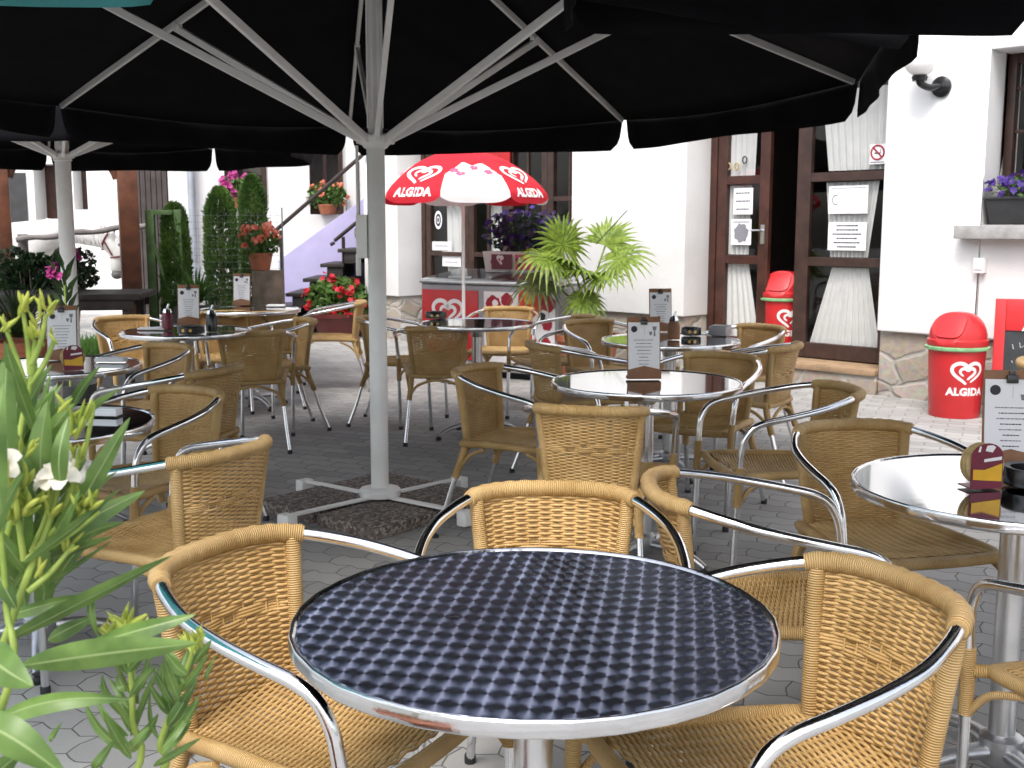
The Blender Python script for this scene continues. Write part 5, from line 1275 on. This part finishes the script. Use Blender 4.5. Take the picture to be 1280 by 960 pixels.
conifer(274, 235, 375, 12.4, 42, 'clipped columnar conifer in the middle between trellis and stump', 2)
conifer(314, 220, 375, 12.9, 36, 'tallest clipped columnar conifer, right behind the salmon flowers', 3)
# green trellis
p0, p1 = at_y(181, 262, 11.5), at_y(222, 262, 11.5); t = thing('garden_trellis', 'green painted wooden trellis beside the timber post', 'trellis', (p0.x, 11.5, 0)); w = p1.x - p0.x
b = MB(); b.box((.05,0,p0.z/2), (.09,.06,p0.z)); b.box((w,0,p0.z/2), (.07,.06,p0.z)); b.box((w/2,0,p0.z - .03), (w - .09,.045,.05)); b.box((w/2,0,.25), (w - .09,.045,.05)); b.build('frame', MT['green_paint'], t, bevel=.006)
b = MB(); b.tube([(.05,-.02,p0.z*.85),(w,-.02,p0.z*.15)], .018, 6); b.tube([(.05,.02,p0.z*.3),(w,.02,p0.z*.9)], .014, 6); b.build('diagonal_lath', MT['green_paint'], t)
# wire fence
q0, q1 = at_y(222, 262, 11.9), at_y(352, 262, 11.9); t = thing('wire_fence', 'thin wire mesh fence in front of the farmhouse and conifers', 'fence', (q0.x, 11.9, 0)); w = q1.x - q0.x
b = MB(); k = 0
while k*.07 < w: b.tube([(k*.07,0,.02),(k*.07,0,q0.z)], .0011, 4, False); k += 1
k = 0
while k*.07 < q0.z - .05: b.tube([(0,0,.05 + k*.07),(w,0,.05 + k*.07)], .0011, 4, False); k += 1
b.build('mesh', MT['wire'], t); 
for x in (.0, w): b = MB(); b.tube([(x,.01,0),(x,.01,q0.z + .02)], .007, 8); b.build('post', MT['wire'], t)
# timber pergola posts
g = at_y(166, 380, 11.35); g2 = at_y(2, 300, 10.9)
t = thing('timber_pergola', 'orange brown timber posts carrying a beam at the left', 'pergola', (g.x, g.y, 0), math.atan2(g2.y - g.y, g2.x - g.x))
Lp = math.hypot(g2.x - g.x, g2.y - g.y); hp = 2.05
for x in (0, Lp): b = MB(); b.box((x,0,hp/2), (.19,.19,hp)); b.build('post', MT['post_wood'], t, bevel=.012)
b = MB(); b.box((Lp/2,0,hp + .081), (Lp + .6,.16,.16)); b.build('beam', MT['post_wood'], t, bevel=.01)
for x, sgn in ((0,1),(Lp,-1)): b = MB(); b.tube(spline([(x + sgn*.085,0,hp - .24),(x + sgn*.13,0,hp - .14),(x + sgn*.26,0,hp - .005)], 5), .05, 6); b.build('brace', MT['post_wood'], t)
# log rail in front of the horse
a_, c_ = at_y(20, 300, 12.2), at_y(186, 281, 12.6)
t = thing('log_rail_fence', 'peeled grey log rail in front of the white horse', 'fence', (a_.x, a_.y, 0))
b = MB(); d = c_ - V(a_.x, a_.y, 0); s0_ = V(0,0,a_.z); pts = [s0_.lerp(d, k/14) + V(0,0,.012*math.sin(k*1.3)) for k in range(15)]; b.tube(pts, [.030 + .004*math.sin(k*2.1) for k in range(15)], 10)
b.build('rail', MT['log'], t)
for f_ in (.02, .99): q = s0_.lerp(d, f_); b = MB(); b.tube([(q.x,q.y+.10,0),(q.x,q.y+.10,q.z+.06)], .055, 10); b.build('post', MT['log'], t)
# dark wooden pub table
g = at_y(118, 372, 9.65); t = thing('wooden_table', 'dark weathered wooden garden table on the left below the shrub', 'table', (g.x - .2, g.y, 0), R(8))
b = MB()
for k in range(5): b.box((0, -.34 + k*.17, .745), (1.30,.16,.05))
b.build('tabletop', MT['table_wood'], t, bevel=.008); b = MB(); b.box((0,-.36,.675),(1.18,.03,.085)); b.box((0,.36,.675),(1.18,.03,.085)); b.build('apron', MT['table_wood'], t, bevel=.004)
for x in (-.52,.52):
    for y in (-.30,.30): b = MB(); b.box((x,y,.36),(.07,.07,.72)); b.build('leg', MT['table_wood'], t, bevel=.006)
# shrubs on the left
def shrub(px, py, dist, r, label, nleaf, mt, fm=None, nf=0, seed=1, lsz=.07):
    rr = random.Random(seed); c = at_y(px, py, dist); t = thing('flowering_shrub' if fm else 'leafy_shrub', label, 'shrub', (c.x, dist, 0))
    b = MB()
    for k in range(12): a = rr.uniform(0,6.28); b.tube([(0.02*math.cos(a),.02*math.sin(a),0),(r[0]*.35*math.cos(a), r[1]*.35*math.sin(a), c.z*.6),(r[0]*.7*math.cos(a), r[1]*.7*math.sin(a), c.z + r[2]*rr.uniform(-.3,.6))], [.012,.009,.004], 6)
    b.build('stems', MT['grey_wood'], t)
    b = MB(); lumps = [(Vector((rr.uniform(-.6,.6)*r[0], rr.uniform(-.6,.6)*r[1], c.z + rr.uniform(-.9,.5)*r[2])), rr.uniform(.35,.6)) for _ in range(11)]
    for q, k in lumps: leaf_cloud(b, ell(q, (r[0]*k, r[1]*k, r[2]*k)), nleaf//11, lsz, rr, (0,))
    b.build('foliage', MT[mt], t, smooth=0)
    if fm:
        for _ in range(nf):
            b = MB(); q, k = rr.choice(lumps); d = Vector((rr.gauss(0,1), rr.gauss(0,1) - .8, rr.gauss(0,1) + .6)).normalized(); p = q + Vector((d.x*r[0]*k, d.y*r[1]*k, d.z*r[2]*k))
            for _ in range(7): petals(b, p + Vector((rr.gauss(0,1), rr.gauss(0,1), rr.gauss(0,1)))*.022, .028, rr, 0)
            b.build('flower_head', MT[fm], t, smooth=0)
shrub(84, 342, 10.3, (.25,.28,.26), 'dark shrub with pink blossoms behind the white pole on the left', 1500, 'shrub', 'pink_petal', 9, 4)
shrub(38, 342, 10.4, (.42,.3,.24), 'broad dark leafy shrub behind the wooden table', 1500, 'shrub', None, 0, 5, .09)
g = at_y(18, 345, 8.9); t = thing('strap_leaved_plant', 'dark tuft of long arching leaves at the left edge', 'plant', (g.x, g.y, 0))
pot(t, .16, .22, .42, MT['terracotta']); b = MB(); blades(b, 90, .75, .016, random.Random(8), droop=.7)
for v_i, v in enumerate(b.v): b.v[v_i] = (v[0], v[1], v[2] + .45)
b.build('foliage', MT['shrub'], t, smooth=0)
g = at_y(80, 348, 7.0); t = thing('potted_cutting', 'single grey-green sprig with one pink bloom in front of the white pole', 'plant', (g.x, g.y, .0))
b = MB(); rr = random.Random(2); b.tube([(0,0,.02),(.005,0,.7),(0,0,g.z)], .008, 6); b.build('stem', MT['stem'], t); pot(t, .12, .16, .34, MT['dark_box'])
b = MB()
for k in range(16):
    a = k*2.4; z = g.z - .28 + .28*k/16*1.3; d = Vector((math.cos(a), math.sin(a), 1.4)).normalized(); s = d.orthogonal().normalized(); c = Vector((0,0,z)); i = b.add((c, c + d*.07 + s*.018, c + d*.16, c + d*.07 - s*.018)); b.face((i,i+1,i+2,i+3), ((.5,0),(0,.5),(.5,1),(1,.5)))
b.build('foliage', MT['shrub'], t, smooth=0); b = MB()
for _ in range(12): petals(b, Vector((-.05 + rr.gauss(0,.02), -.02, g.z + .03 + rr.gauss(0,.015))), .03, rr, 0)
b.build('flower', MT['pink_petal'], t, smooth=0)
# strip of lawn at the back left
a_, c_ = at_z(150, 400, 0), at_z(370, 392, 0)
b = MB(); b.poly([(a_.x - .5, 11.0, .004), (c_.x + .1, 11.0, .004), (c_.x + .1, 13.2, .004), (a_.x - .5, 13.2, .004)]); o = b.build('lawn_soil', MT['soil'], smooth=0); tag(o, kind='structure')
b = MB(); rr = random.Random(6)
for _ in range(5000):
    p = Vector((rr.uniform(a_.x - .4, c_.x), rr.uniform(11.05, 13.1), .006)); h = rr.uniform(.05,.13); s = Vector((rr.gauss(0,1), rr.gauss(0,1), 0)).normalized()*.006; i = b.add((p - s, p + s, p + Vector((rr.gauss(0,.03), rr.gauss(0,.03), h)))); b.face((i,i+1,i+2), ((0,0),(1,0),(.5,1)))
o = b.build('lawn_grass', MT['grass_leaf'], smooth=0); tag(o, 'strip of green grass below the conifers', 'grass', kind='stuff')

# ------------------------------------------------------------------ fan palm
g = at_y(734, 395, 9.5); PT = thing('fan_palm', 'fan palm with bright green fronds in a pot against the white wall', 'palm', (g.x, g.y, 0))
b = MB(); b.lathe([(0,0),(.20,0),(.27,.36),(.29,.37),(.29,.42),(.25,.42),(.24,.36),(0,.35)], 32); b.build('pot', MT['terracotta'], PT)
zt_ = g.z
b = MB(); b.tube([(0,0,.33),(.01,0,.5),(0,.01,zt_)], [.085,.08,.06], 14); b.build('trunk', MT['palm_trunk'], PT)
def frond(tip, r, face, nseg, old, seed, droop=.35, half=PI*.88):
    """tip = hub of the fan (relative), face = direction the fan opens along"""
    rr = random.Random(seed); hub = Vector(tip); base = Vector((0,0,zt_)); fd = Vector(face).normalized()
    mid = base.lerp(hub, .5) + Vector((0,0,.06)); b = MB(); b.tube(spline([base, mid, hub], 5), .008, 6)
    up = Vector((0,-.55,.85)); nrm = (up - fd*up.dot(fd)).normalized(); sd = fd.cross(nrm)
    for k in range(nseg):
        a = -half + 2*half*k/(nseg-1); d = fd*math.cos(a) + sd*math.sin(a); s = d.cross(nrm).normalized(); l = r*(.78 + .22*math.cos(a*.6))*rr.uniform(.9,1.08); prev = None; w0 = .013
        sl_ = rr.gauss(0,.05)
        for q in range(7):
            t_ = q/6; p = hub + d*l*t_ + nrm*(.10*l*math.sin(PI*min(1,t_*1.2))*.4 + sl_*t_*l) - Vector((0,0,1))*droop*l*max(0,t_-.35)**2*1.8; w = w0*1.5*(.35 + 1.3*t_ if t_ < .5 else 1.0*(1-t_)*2 + .02)
            cur = (p - s*w - nrm*w*.35, p, p + s*w - nrm*w*.35)
            if prev:
                for e in (0,1): i = b.add((prev[e], prev[e+1], cur[e+1], cur[e])); b.face((i,i+1,i+2,i+3), ((0,0),(1,0),(1,1),(0,1)))
            prev = cur
    o = b.build('frond', MT['palm_old'] if old else MT['palm'], PT, smooth=0)
def fp(px, py, dy=0): q = at_y(px, py, 9.5 + dy); return (q.x - g.x, q.y - g.y, q.z)
frond(fp(703,306,-.05), .36, (-.30,-.15,.85), 30, False, 1, .25)
frond(fp(684,322,-.25), .33, (-.75,-.5,-.05), 26, False, 2, .6)
frond(fp(772,324,-.15), .36, (.80,-.35,.22), 30, False, 3, .4)
frond(fp(757,306,.15), .33, (.55,.2,.8), 22, False, 4, .2, PI*.55)
frond(fp(728,340,-.25), .24, (-.1,-.8,.1), 20, False, 5, .5)
frond(fp(674,352,-.1), .30, (-.8,-.3,-.15), 22, True, 6, .6)
frond(fp(712,330,-.2), .30, (-.3,-.7,.3), 26, False, 8, .4)
frond(fp(750,345,-.2), .28, (.5,-.7,.0), 24, False, 9, .45)
frond(fp(731,374,-.2), .24, (.05,-.55,-.7), 20, False, 7, .5)
b = MB(); q0_, q1_ = Vector(fp(745,305)), Vector(fp(784,263)); b.tube([q0_, q1_], [.007,.004], 5); b.build('spear_leaf', MT['palm_old'], PT)
# speaker-like dark ladder rack behind the table: stacked chairs omitted

# ------------------------------------------------------------------ white horse, head lowered behind the rail
def horse():
    hx = at_y(143, 300, 14.3); ox = hx.x - 1.55
    t = thing('horse', 'white horse with a dark red headcollar lowering its head behind the log rail', 'horse', (ox, 14.3, 0))
    S = Vector((ox, 14.3, 0))
    head0 = at_y(133, 297, 14.3) - S; poll = head0; nose = at_y(146, 341, 14.3) - S; mid = at_y(148, 315, 14.3) - S
    vs = []; ed = []
    def v(p, r): vs.append((Vector(p), r)); return len(vs) - 1
    def chain(lst, start=None):
        prev = start
        for p, r in lst:
            i = v(p, r)
            if prev is not None: ed.append((prev, i))
            prev = i
        return prev
    pel = v((-.62,0,1.16), .27); 
    r1 = chain([((-.30,0,1.12), .29), ((.10,0,1.10), .29), ((.42,0,1.13), .26)], pel)
    n1 = chain([((.70,0,1.24), .21), ((.98,0,1.30), .165), ((1.22,0,poll.z + .02), .135), ((poll.x,0,poll.z), .145)], r1)
    chain([((mid.x - .02,0,mid.z + .06), .150), ((mid.x + .02,0,mid.z - .06), .120), ((nose.x - .005,0,nose.z + .07), .090), ((nose.x,0,nose.z), .074)], n1)
    for sy in (-1, 1):
        chain([((.46,.15*sy,.90), .135), ((.47,.16*sy,.62), .075), ((.45,.16*sy,.50), .062), ((.46,.16*sy,.22), .042), ((.47,.16*sy,.12), .05), ((.50,.16*sy,.02), .062)], r1)
        chain([((-.66,.17*sy,.92), .17), ((-.56,.17*sy,.72), .11), ((-.78,.17*sy,.52), .065), ((-.76,.17*sy,.26), .042), ((-.74,.17*sy,.12), .05), ((-.70,.17*sy,.02), .062)], pel)
    chain([((-.90,0,1.22), .06), ((-1.02,0,1.0), .075), ((-1.05,0,.6), .06), ((-1.04,0,.45), .02)], pel)
    me = bpy.data.meshes.new('body'); me.from_pydata([p for p, _ in vs], ed, []); me.materials.append(MT['horse'])
    o = link('body', me, t); sk = o.modifiers.new('skin', 'SKIN'); sk.use_smooth_shade = True
    for k, (_, r) in enumerate(vs): me.skin_vertices[0].data[k].radius = (r, r)
    me.skin_vertices[0].data[pel].use_root = True
    ss = o.modifiers.new('sub', 'SUBSURF'); ss.levels = 2; ss.render_levels = 2
    b = MB()
    for sy in (-1, 1): b.lathe([(.0,-.012),(.022,-.008),(.03,.02),(.018,.07),(0,.10)], 10, (poll.x - .05, .065*sy, poll.z + .09))
    b.build('ears', MT['horse'], t)
    b = MB(); rr = random.Random(3)
    for k in range(160):
        f = rr.random(); c = Vector((.70,0,1.44)).lerp(Vector((poll.x,0,poll.z + .12)), f); d = Vector((rr.gauss(.05,.05), -.10 - .04*rr.random(), -.26*rr.uniform(.6,1.1))); b.tube([c + Vector((0, -.01, .0)), c + d*.5 + Vector((0,-.06,.03)), c + d], [.007,.006,.002], 4)
    for k in range(40):
        c = Vector((poll.x + .04, -.02, poll.z + .11)); d = Vector((.08 + rr.gauss(0,.03), -.07 + rr.gauss(0,.03), -.20*rr.uniform(.6,1.1))); b.tube([c, c + d*.5 + Vector((.03,-.05,.02)), c + d], [.006,.006,.002], 4)
    b.build('mane', MT['horse'], t)
    b = MB(); 
    def rg(c, r, tilt): 
        M = Matrix.Rotation(tilt, 3, 'Y'); b.tube([Vector(c) + M @ Vector((r*math.cos(k*PI/10), r*.95*math.sin(k*PI/10), 0)) for k in range(20)], .012, 6, closed=True)
    rg((mid.x + .018,0,mid.z - .06), .118, R(-6)); rg((poll.x + .02, 0, poll.z - .02), .150, R(-62)); b.tube([(mid.x - .04,-.115,mid.z - .04),(poll.x + .02,-.135,poll.z - .05)], .012, 6); b.tube([(mid.x - .04,.115,mid.z - .04),(poll.x + .02,.135,poll.z - .05)], .012, 6); b.build('headcollar', MT['bridle'], t)
    b = MB(); b.lathe([(.072*math.sin(PI*k/10), -.060*math.cos(PI*k/10)) for k in range(11)], 16, (nose.x + .002, 0, nose.z - .022)); 
    for sy in (-1,1): b.lathe([(.022*math.sin(PI*k/8), -.022*math.cos(PI*k/8)) for k in range(9)], 12, (mid.x + .045, .088*sy, mid.z + .09))
    b.build('muzzle_and_eyes', MT['horse_dark'], t)
horse()
# ------------------------------------------------------------------ oleander in the left foreground
OX, OY = -.62, .98
OL = thing('oleander', 'potted oleander with long green leaves and cream flowers in the left foreground', 'shrub', (OX, OY, 0))
O0 = V(OX, OY, 0)
def ap(px, py, d): return at_y(px, py, d) - O0
def leaf(b, B, T, w, bow=(0,0,.02), roll=0.0, fold=.25, m=0):
    B, T, bow = Vector(B), Vector(T), Vector(bow); ax = (T - B); ln = ax.length; 
    view = ((B + T)/2 + O0 - V(0,0,H)).normalized()
    prev = None; K = 22
    for k in range(K + 1):
        t = k/K; p = B.lerp(T, t) + bow*math.sin(PI*t); tg = (ax + bow*PI*math.cos(PI*t)).normalized()
        s = tg.cross(view).normalized(); s = Matrix.Rotation(roll, 3, tg) @ s; n = s.cross(tg)
        hw = w*.5*(math.sin(PI*min(1, t**.85*.97 + .03))**.75) * (1 if t < .97 else .3)
        cur = [p + s*hw*x + n*(abs(x)**1.3)*hw*fold for x in (-1,-.75,-.5,-.25,0,.25,.5,.75,1)]
        row = b.add(cur)
        if prev is not None:
            for e in range(8): b.face((prev+e, prev+e+1, row+e+1, row+e), ((e/8,(k-1)/K),((e+1)/8,(k-1)/K),((e+1)/8,t),(e/8,t)), m)
        prev = row
pxm = lambda d: d / F * 1.02
OLD = MB(); 
# base pixel, tip pixel, depth at base / tip, width in pixels, bow in pixels (up positive), roll
LV = [((30,832),(248,804),.93,.90,40,8,.35),((110,806),(245,768),.99,.98,28,5,-.5),((-28,800),(42,858),.86,.80,48,6,.2),((-15,905),(162,874),.92,.93,30,22,-.6),
 ((-34,902),(84,972),.80,.78,48,26,.2),((2,804),(216,694),.98,1.04,25,2,.75),((48,736),(141,675),1.02,1.05,11,-2,.9),((40,690),(182,613),1.02,1.08,30,4,-.4),((30,704),(152,610),.97,1.02,17,-4,.8),
 ((88,652),(163,521),1.03,1.06,26,-6,.3),((90,512),(126,457),1.05,1.06,14,0,.6),((55,620),(60,500),1.0,1.02,30,0,.2),((24,560),(72,479),1.06,1.08,17,-3,-.6),((22,552),(65,455),1.04,1.07,18,2,.5),
 ((16,600),(11,432),.96,.98,30,0,.2),((2,640),(4,478),.9,.9,26,0,-.3),((76,610),(86,520),.98,.99,22,2,-.3),((48,600),(46,506),1.05,1.07,20,0,.6),((100,640),(148,588),1.06,1.1,12,3,.9),
 ((20,760),(-20,640),.95,.98,26,3,.3),((14,740),(88,640),1.0,1.03,14,0,1.0),((10,770),(120,742),1.05,1.07,22,6,-.7),((60,800),(120,770),1.08,1.1,22,4,-.4),((115,740),(124,800),1.05,1.03,12,8,.6),
 ((162,938),(104,874),1.05,1.08,13,-3,.5),((160,920),(120,872),1.04,1.06,12,2,-.6),((172,905),(204,828),1.05,1.08,11,3,.7),((210,908),(248,846),1.02,1.05,17,-3,.4),((203,935),(250,868),1.0,1.04,13,-4,-.7),((192,958),(252,922),1.03,1.05,12,4,.5),((200,925),(188,862),1.05,1.08,9,0,.8),
 ((117,962),(144,924),.98,1.0,14,0,.3),((164,860),(150,838),1.06,1.08,14,0,.3),((172,880),(168,826),1.07,1.08,13,3,-.4),((180,860),(196,800),1.07,1.1,10,0,.7),((212,870),(206,820),1.04,1.06,9,0,.5),((218,862),(238,806),1.04,1.06,11,0,-.4),
 ((66,925),(78,902),1.0,1.02,8,0,.2),((160,935),(186,908),1.03,1.02,16,-3,.3),((-10,975),(30,938),.85,.84,30,4,.5),((155,820),(100,800),1.1,1.12,14,5,.7),((258,850),(270,818),1.06,1.08,6,0,.4),((150,880),(128,842),1.08,1.1,10,0,.4),((-20,700),(30,590),.9,.93,24,0,.5),((50,580),(20,640),1.08,1.1,18,4,.4)]
for B, T, d0, d1, w, bow, roll in LV:
    leaf(OLD, ap(*B, d0), ap(*T, d1), w*pxm((d0+d1)/2), (0, -.012, bow*pxm(d0)), roll)
r13 = random.Random(31)
for k in range(62):
    px_, py_, d = r13.uniform(-10,66), r13.uniform(545,770), r13.uniform(1.0,1.12); a = r13.gauss(-PI/2 + .25, .55); l = r13.uniform(80,135)
    leaf(OLD, ap(px_, py_, d), ap(px_ + l*math.cos(a), py_ + l*math.sin(a), d + r13.gauss(0,.03)), r13.uniform(14,26)*pxm(d), (0,-.01,r13.uniform(-.008,.012)), r13.uniform(-.8,.8))
# leaves on the rest of the bush, towards the left and below
r9 = random.Random(77)
for k in range(70):
    z = r9.uniform(.35,1.15); a = r9.uniform(PI*.55, PI*1.75); B = Vector((-.12 + r9.gauss(0,.07), r9.gauss(0,.07), z)); d = Vector((math.cos(a), math.sin(a)*.8, r9.uniform(.1,1.0))).normalized()*r9.uniform(.12,.17); 
    leaf(OLD, B, B + d, r9.uniform(.018,.028), (0,0,.012), r9.uniform(-.8,.8))
OLD.build('foliage', MT['oleander'], OL, smooth=60)
YNG = MB(); YNG2 = MB()
def sprig(px, py, d, n, l, rr, spread=.5, w=5):
    for k in range(n):
        a = -PI/2 + rr.uniform(-spread, spread)*2; B = ap(px + rr.gauss(0,1.5), py + rr.gauss(0,2), d + rr.gauss(0,.006)); T = ap(px + math.cos(a)*l*rr.uniform(.6,1.1), py + math.sin(a)*l*rr.uniform(.6,1.1), d + rr.gauss(0,.012)); leaf(YNG, B, T, w*pxm(d)*rr.uniform(.7,1.2), (0,0,0), rr.uniform(-.7,.7), .5)
r10 = random.Random(12)
for px, py, d, n, l, sp, w in ((157,788,1.04,16,36,.45,7),(136,794,1.05,10,20,.5,6),(178,788,1.05,10,18,.5,6),(242,818,1.04,12,34,.35,5),(252,806,1.04,8,24,.5,5),(40,425,1.03,6,24,.3,7),(26,392,1.03,5,22,.25,7)): sprig(px, py, d, n, l, r10, sp, w)
for sx0, sy0, sx1, sy1, n in ((164,955,160,815,16),(200,950,238,830,16)):
    for k in range(n):
        f = (k + r13.random())/n; px_, py_ = sx0 + (sx1-sx0)*f, sy0 + (sy1-sy0)*f; a = -PI/2 + r13.choice((-1,1))*r13.uniform(.25,.8); l = r13.uniform(45,75)*(1 - .3*f); d = 1.05 + r13.gauss(0,.02)
        leaf(YNG2, ap(px_, py_, d), ap(px_ + l*math.cos(a), py_ + l*math.sin(a), d + r13.gauss(0,.02)), r13.uniform(9,15)*pxm(d), (0,0,r13.uniform(-.006,.006)), r13.uniform(-.9,.9))
YNG2.build('side_foliage', MT['oleander'], OL, smooth=60)
YNG.build('young_foliage', MT['bud'], OL, smooth=60)
# stems
b = MB(); root = V(0,0,.36)
def stem(pts, r0, r1):
    P = spline(pts, 5); b.tube(P, [r0 + (r1-r0)*k/(len(P)-1) for k in range(len(P))], 8)
def mid(px, py, d): return ap(px, py, d)
for tip in (((18,640,1.0),(22,560,1.02),(38,480,1.03),(44,425,1.03)), ((20,760,.98),(60,660,1.0),(75,600,1.0)), ((165,975,1.05),(166,900,1.05),(163,830,1.05),(157,785,1.04)), ((196,975,1.04),(200,930,1.04),(222,870,1.04),(242,812,1.04)), ((10,860,.93),(8,760,.95),(0,650,.95)), ((-40,900,.88),(-20,800,.9),(-10,620,.92))):
    p = [root, root.lerp(mid(*tip[0]), .55) + V(-.02,0,.02)] + [mid(*q) for q in tip]; stem(p, .0048, .0024)
for a, c in (((38,468,1.03),(28,385,1.03)),((40,455,1.03),(58,392,1.03)),((34,490,1.03),(8,412,1.02)),((38,480,1.03),(68,425,1.04)),((80,640,1.0),(100,560,1.0)),((85,640,1.0),(118,505,1.02)),((40,690,1.0),(100,620,1.0)),((40,690,1.0),(70,600,1.0)),((30,700,.98),(10,590,.97)),((30,700,.98),(125,640,1.0)),((35,740,.98),(92,680,1.0))): stem([ap(*a), ap((a[0]+c[0])/2 + 2, (a[1]+c[1])/2 + 3, (a[2]+c[2])/2), ap(*c)], .0032, .002)
b.build('stems', MT['stem'], OL, smooth=60)
# buds
b = MB()
def bud(px, py, d, dx, dy, l, w):
    B = ap(px, py, d); T = ap(px + dx*l, py - dy*l, d - .006); K = 6
    b.tube([B.lerp(T, k/K) for k in range(K+1)], [w*.62*pxm(d)*.5*(math.sin(PI*(k/K*.88+.1))**.8 + .06) for k in range(K+1)], 8)
for x, y, d, n, l, w in ((30,388,1.03,6,26,9),(58,390,1.03,7,22,9),(6,412,1.02,5,20,9),(66,424,1.04,4,16,7),(46,415,1.03,5,20,8),(78,520,1.0,3,26,10),(92,545,1.0,5,28,9),(104,525,1.01,5,26,9),(98,572,1.0,4,22,8),(112,634,1.0,7,20,12),(100,632,1.0,5,18,10),(30,610,.97,6,24,12),(14,620,.95,6,22,12),(34,570,.98,5,22,10),(28,640,.97,5,20,11),(84,690,1.0,4,22,9),(52,715,1.0,2,26,9),(74,602,1.0,3,14,8),(22,650,.97,7,26,12),(40,630,.98,6,24,11),(60,640,.99,5,22,10),(96,650,1.0,5,20,10),(8,600,.95,6,24,12)):
    for _ in range(n): a = r10.uniform(-.9,.9) + .15; bud(x + r10.gauss(0,4), y + r10.gauss(0,4), d + r10.gauss(0,.008), math.sin(a), math.cos(a), 1.1*l*r10.uniform(.7,1.15), w*r10.uniform(.75,1.1))
b.build('buds', MT['bud'], OL, smooth=60)
def flower(px, py, d, rpx, face, nm='flower', flat=.7):
    b = MB(); c = ap(px, py, d); r = rpx*pxm(d); fd = Vector(face).normalized(); u = fd.orthogonal().normalized(); w = fd.cross(u); rr = random.Random(int(px + py))
    for k in range(5):
        a = 2*PI*k/5 + .4; e = u*math.cos(a) + w*math.sin(a); s = fd.cross(e); prev = None; K = 6
        for q in range(K+1):
            t = q/K; hw = r*.44*math.sin(PI*min(1,(.12 + t*.80)))**.7; cp = c + e*r*t + fd*r*(.34*math.sin(PI*t*.75) - .12*t*t) ; cur = [cp + s*hw*x + fd*(abs(x)*hw*.30*(1 if x > 0 else .5) + .006*math.sin(9*t + k)*r*10*.06) for x in (-1,-.4,.4,1)]
            if prev:
                for z in range(3): b.poly((prev[z], prev[z+1], cur[z+1], cur[z]))
            prev = cur
    o = b.build(nm, MT['white_petal'], OL, merge=True, smooth=80)
    b = MB(); b.tube([c - fd*r*.55, c - fd*r*.2, c + fd*r*.12], [r*.12, r*.17, r*.22], 10); b.build('throat', MT['peach'], o)
flower(74, 597, .99, 27, (.25,-.45,.9)); flower(60, 600, .985, 20, (-.4,-.6,.6)); flower(92,590,1.0,17,(.8,-.4,.35)); flower(2, 582, .95, 26, (.2,-.75,.6)); flower(-14, 560, .94, 24, (-.3,-.6,.7))
b = MB(); b.lathe([(0,0),(.17,0),(.22,.38),(.235,.39),(.235,.43),(.20,.43),(.19,.37),(0,.36)], 32); b.build('pot', MT['terracotta'], OL)

# ------------------------------------------------------------------ light, sky, camera
sun_dir = Vector((-.22, -.60, 1.05)).normalized()
sd = bpy.data.lights.new('sun', 'SUN'); sd.energy = .85; sd.angle = R(22); sd.color = (1, .965, .92)
so = bpy.data.objects.new('sun', sd); COL.objects.link(so); so.rotation_euler = sun_dir.to_track_quat('Z', 'Y').to_euler(); so.location = (-6, -6, 14)
w = bpy.data.worlds.new('World'); SC.world = w; w.use_nodes = True; nt = w.node_tree
bg = nt.nodes['Background']; sky = nt.nodes.new('ShaderNodeTexSky'); sky.sky_type = 'NISHITA'; sky.sun_disc = False
sky.sun_elevation = math.asin(sun_dir.z); sky.sun_rotation = math.atan2(sun_dir.x, sun_dir.y); sky.air_density = 1.0; sky.dust_density = 5.0; sky.ozone_density = .6; sky.altitude = 300
hs = nt.nodes.new('ShaderNodeHueSaturation'); hs.inputs['Saturation'].default_value = .45; nt.links.new(sky.outputs[0], hs.inputs['Color']); nt.links.new(hs.outputs[0], bg.inputs[0]); bg.inputs[1].default_value = .15
cam = bpy.data.cameras.new('camera'); co = bpy.data.objects.new('camera', cam); COL.objects.link(co)
co.location = (0, 0, H); co.rotation_euler = (PI/2 - PITCH, 0, 0); cam.sensor_fit = 'HORIZONTAL'; cam.sensor_width = 36; cam.lens = 36*F/1280; cam.clip_start = .05; cam.clip_end = 400
cam.dof.use_dof = True; cam.dof.focus_distance = 2.6; cam.dof.aperture_fstop = 14.0
SC.camera = co
SC.view_settings.view_transform = 'Standard'; SC.view_settings.look = 'None'; SC.view_settings.exposure = 1.2; SC.view_settings.gamma = 1; SC.view_settings.use_curve_mapping = False
SC.cycles.max_bounces = 8; SC.cycles.diffuse_bounces = 4; SC.cycles.glossy_bounces = 4; SC.cycles.transparent_max_bounces = 12; SC.cycles.caustics_reflective = False; SC.cycles.caustics_refractive = False
SC.cycles.sample_clamp_indirect = 6; SC.cycles.use_denoising = True
